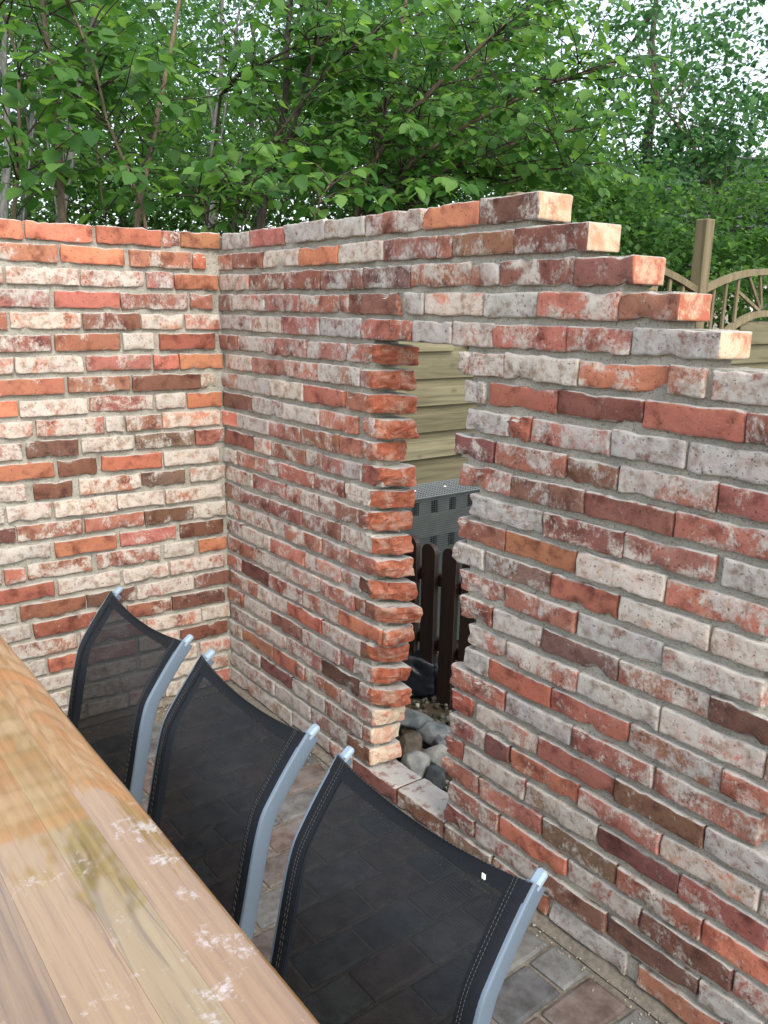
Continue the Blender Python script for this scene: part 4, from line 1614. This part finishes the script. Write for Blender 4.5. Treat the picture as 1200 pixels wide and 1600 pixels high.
hazel('hazel_bush', 'broad many stemmed hazel arching to the right behind the middle of the wall', 'bush',
      [([(560, 330), (585, 255), (640, 175), (720, 100), (800, 30)], .022, (0, -.3)), ([(575, 335), (640, 255), (740, 190), (860, 130), (960, 100)], .018, (0, -.4)),
       ([(568, 330), (598, 200), (612, 100), (640, -20)], .022, (.1, .2)), ([(590, 330), (700, 262), (800, 225), (900, 200)], .014, (-.1, -.5)),
       ([(600, 330), (650, 200), (700, 60), (730, -40)], .016, (.2, .2)), ([(640, 320), (740, 270), (830, 270), (905, 265)], .011, (-.1, -.3)),
       ([(620, 320), (690, 180), (790, 60), (860, -30)], .015, (.3, .3))],
      5.3, .076, 50, .55, .28, Vector((.2, -.05, .05)), 300, 23, 'bark_brown', HZ)
hazel('hazel_bush', 'low clump of fresh hazel shoots peeping over the wall corner', 'bush',
      [([(325, 360), (318, 320), (300, 285)], .006, (0, -.05)), ([(335, 360), (345, 320), (362, 290)], .006, (0, -.05)), ([(375, 355), (392, 320), (388, 290)], .006, (0, 0)),
       ([(490, 345), (500, 310), (520, 280)], .006, (.2, .2))],
      4.3, .085, 10, .28, .5, Vector((.1, -.05, 0)), 90, 31, 'bark_brown', HZ)


def crown_tree(name, label, cat, base, height, blobs, n_leaf, leaf, mat, bark, trunk_r, seed, group=None, lean=(0, 0), small=True, clump=.34, pix=None, limbs=14):
    """trunk and limbs reach into uneven clumps of leaves"""
    g_ = np.random.default_rng(seed)
    r = random.Random(seed)
    root = tag(empty(name, (base.x, base.y, 0)), label, cat, group)
    wb = MB()
    if pix:
        path_ = sway([p for p in pix], .04, seed)
    else:
        top = base + Vector((lean[0], lean[1], height))
        path_ = sway([Vector((base.x, base.y, -.1)), base.lerp(top, .35), base.lerp(top, .7), top], .12, seed, 5)
    n = len(path_)
    wb.tube(path_, [trunk_r * (1.1 - .8 * i / (n - 1)) for i in range(n)], 9)
    centres = []
    tot = sum(b[3] for b in blobs)
    for (c, rad, _, wgt) in blobs:
        k = max(5, int(n_leaf * wgt / tot / 85))
        d = g_.normal(size=(k, 3))
        d /= np.linalg.norm(d, axis=1)[:, None]
        d *= g_.uniform(.25, 1, (k, 1)) ** .5
        centres.append(np.array(c) + d * np.array(rad))
    centres = np.concatenate(centres)
    for _ in range(limbs):
        tgt = Vector(centres[r.randrange(len(centres))])
        i = min(n - 2, max(1, int(n * r.uniform(.25, .85))))
        st = path_[i]
        mid = st.lerp(tgt, .5) + Vector((r.gauss(0, .15), r.gauss(0, .15), .15))
        rr = trunk_r * r.uniform(.18, .4)
        wb.tube([st, st.lerp(mid, .6), mid, mid.lerp(tgt, .6), tgt], [rr, rr * .8, rr * .6, rr * .4, rr * .15], 5, 0, False)
    per = max(1, n_leaf // len(centres))
    idx = np.repeat(np.arange(len(centres)), per)
    m_ = len(idx)
    sc = g_.uniform(.5, 1.35, len(centres))[idx][:, None]
    nc = len(centres)
    az = g_.uniform(0, 2 * math.pi, nc)
    dr = np.stack([np.cos(az), np.sin(az), g_.uniform(-.35, .25, nc)], 1)          # each clump is a flat spray with a run of its own
    sd = np.stack([-np.sin(az), np.cos(az), g_.normal(size=nc) * .25], 1)
    up_ = np.cross(dr, sd)
    u_, v_, w_ = g_.normal(size=(3, m_, 1))
    sc = sc * clump
    pos = centres[idx] + dr[idx] * u_ * sc * 1.5 + sd[idx] * v_ * sc * .6 + up_[idx] * w_ * sc * .22
    pos[:, 2] = np.maximum(pos[:, 2] - (u_[:, 0] * sc[:, 0]) ** 2 * .25, .15)
    ax = sd[idx] * np.sign(v_) * .8 + dr[idx] * .4 + g_.normal(size=(m_, 3)) * .45 + np.array([0, 0, -.45])
    nm = up_[idx] * .8 + g_.normal(size=(m_, 3)) * .4 + np.array([.15, -.1, .3])
    sz = leaf * g_.uniform(.6, 1.3, m_)
    o0 = np.array(root.location)
    me = leaf_cloud('crown', pos - o0, ax, nm, sz, small)
    shift(wb, root.location).build('trunk', M[bark], root)
    o = obj('crown', me, M[mat], root)
    o['kind'] = 'stuff'
    return root


def blob(px, py, depth, rx, rz, w=1.0, rd=None):
    """an uneven crown lobe centred on the point seen at (px, py)"""
    P = at(px, py, depth)
    return (tuple(P), (rx, rd or rx, rz), None, w)


def on_ground(px, depth):
    P = at(px, 480, depth)
    return Vector((P.x, P.y, 0))


woods = np.random.default_rng(4)
wp = []
for i in range(760):
    P = at(woods.uniform(-700, 1900), 480, woods.uniform(17, 24))
    wp.append((P.x, P.y, woods.uniform(.3, 4.6) * (1 if P.x < -6 else .8)))
wp = np.array(wp)
ii = np.repeat(np.arange(len(wp)), 46)
me = leaf_cloud('woodland', wp[ii] + woods.normal(size=(len(ii), 3)) * np.array([.7, .7, .45]), woods.normal(size=(len(ii), 3)), woods.normal(size=(len(ii), 3)) + np.array([.3, 0, .5]), .15 * woods.uniform(.6, 1.3, len(ii)), True)
tag(obj('woodland', me, M['leaf_far']), kind='stuff')

GT = 'grey stemmed trees in the wood'


def trunk_px(pix, depth):
    return stem_from_pixels(pix, depth)


crown_tree('birch_tree', 'smooth grey trunk rising straight just left of the forked hazel', 'tree', on_ground(333, 7), 5,
           [blob(330, -60, 7.4, 1.5, 1.0), blob(250, 120, 7.8, .9, .6, .5), blob(420, 150, 7.8, .8, .6, .4)], 5200, .055, 'leaf_mid', 'bark_grey', .042, 41, GT, limbs=6,
           pix=trunk_px([(331, 365), (334, 290), (337, 200), (343, 100), (346, -40)], 7.0))
crown_tree('birch_tree', 'thick grey trunk near the top left corner, leaning to the right', 'tree', on_ground(110, 7.6), 5,
           [blob(140, -50, 8, 1.4, 1.0), blob(60, 90, 8.4, .9, .6, .5)], 4600, .055, 'leaf_mid', 'bark_grey', .06, 42, GT, limbs=6,
           pix=trunk_px([(95, 380), (106, 250), (128, 120), (152, 10), (165, -50)], 7.6))
crown_tree('birch_tree', 'pale grey trunk with dark knots behind the leftmost hazel', 'tree', on_ground(40, 8.2), 5,
           [blob(40, -40, 8.6, 1.3, .9), blob(-30, 120, 8.8, .8, .7, .5)], 4200, .055, 'leaf_mid', 'bark_grey', .052, 43, GT, limbs=6,
           pix=trunk_px([(36, 370), (48, 215), (58, 110), (70, -40)], 8.2))
crown_tree('birch_tree', 'grey trunk cut by the left picture edge', 'tree', on_ground(6, 6.6), 5,
           [blob(-20, -60, 6.9, 1.0, .8)], 2600, .055, 'leaf_mid', 'bark_grey', .05, 44, GT, limbs=6,
           pix=trunk_px([(4, 370), (8, 250), (12, 150), (2, -40)], 6.6))

US = 'shrubs filling the wood edge'
for i, (px, dp, bl, nl, lab) in enumerate((
        (60, 8.6, [blob(60, 300, 8.6, 1.1, .5), blob(20, 220, 9.2, 1.0, .5, .5)], 6500, 'dark low shrub under the grey trunks at far left'),
        (250, 8.8, [blob(240, 300, 8.8, 1.1, .5), blob(280, 210, 9.4, .9, .5, .5)], 7000, 'dark shrub behind the straight leaning hazel stem'),
        (430, 8.4, [blob(440, 300, 8.4, 1.1, .6), blob(500, 200, 9.2, .8, .55, .5)], 7500, 'dark shrub behind the foot of the forked hazel'),
        (640, 7.4, [blob(640, 270, 7.4, 1.2, .7), blob(660, 130, 7.9, 1.2, .8)], 11000, 'dense shrub behind the many stemmed hazel'),
        (820, 7.8, [blob(800, 250, 7.8, 1.1, .7), blob(770, 120, 8.4, .8, .8, .6), blob(880, 300, 7.8, .6, .4, .5)], 7600, 'dense shrub above the topmost step of the wall'),
        (1000, 7.6, [blob(990, 350, 7.6, .9, .45), blob(920, 330, 7.4, .6, .35, .5), blob(1070, 410, 7.3, .7, .35, .7)], 5600, 'low shrub behind the fence, left of the tall post'),
        (1160, 7.6, [blob(1160, 375, 7.6, .9, .5), blob(1240, 290, 7.8, .7, .6, .6), blob(1150, 475, 7.2, .9, .3, .7)], 7200, 'shrub with drooping twigs right of the tall fence post'))):
    crown_tree('shrub', lab, 'shrub', on_ground(px, dp), 1.6, bl, nl, .066, 'leaf_mid', 'bark_dark', .03, 60 + i, US, clump=.24)

FT = 'trees farther back in the wood'
for i, (px, dp, h, bl, nl, lab) in enumerate((
        (-60, 12, 5, [blob(-20, 150, 12, 1.8, 1.6), blob(120, 60, 12.5, 1.6, 1.0, .7)], 12000, 'broad tree far back at the left edge'),
        (200, 13, 6, [blob(190, 180, 13, 1.6, 1.3), blob(240, 30, 13.5, 1.6, .9, .7)], 12500, 'loose tree far back showing between the left hazel stems'),
        (400, 14, 6, [blob(330, 230, 14, 1.3, .9), blob(470, 200, 14, 1.5, 1.2), blob(520, 20, 14.5, 1.9, 1.2, 1.0)], 17000, 'tall tree far back behind the forked hazel'),
        (640, 13, 6, [blob(640, 130, 13, 1.9, 1.8)], 15000, 'tree far back behind the arching hazel'),
        (800, 12, 6, [blob(830, 130, 12, 1.1, 1.3), blob(790, 300, 12, 1.3, .8)], 6500, 'slender tree far back above the stepped wall top'),
        (990, 11, 6, [blob(950, 280, 11, .8, .8), blob(1000, 60, 11.5, 1.0, .9, .5)], 4600, 'thin crowned tree with much sky showing, left of the post'))):
    crown_tree('tree', lab, 'tree', on_ground(px, dp), h, bl, nl, .085, 'leaf_far', 'bark_dark', .08, 80 + i, FT, clump=.42)
crown_tree('tree', 'airy tree with thin bare forks above the tall fence post', 'tree', on_ground(1110, 9), 3,
           [blob(1060, 70, 9, .95, .8), blob(1120, 210, 9, .7, .55, .7), blob(1170, 100, 9.4, .7, .8, .6), blob(1170, 220, 9.2, .8, .5, .7), blob(1050, 270, 9, .7, .5, .6)], 5600, .085, 'leaf_far', 'bark_brown', .03, 97, None,
           clump=.25, pix=trunk_px([(1112, 340), (1110, 285), (1080, 222), (1030, 160), (1004, 40)], 9.0), limbs=24)
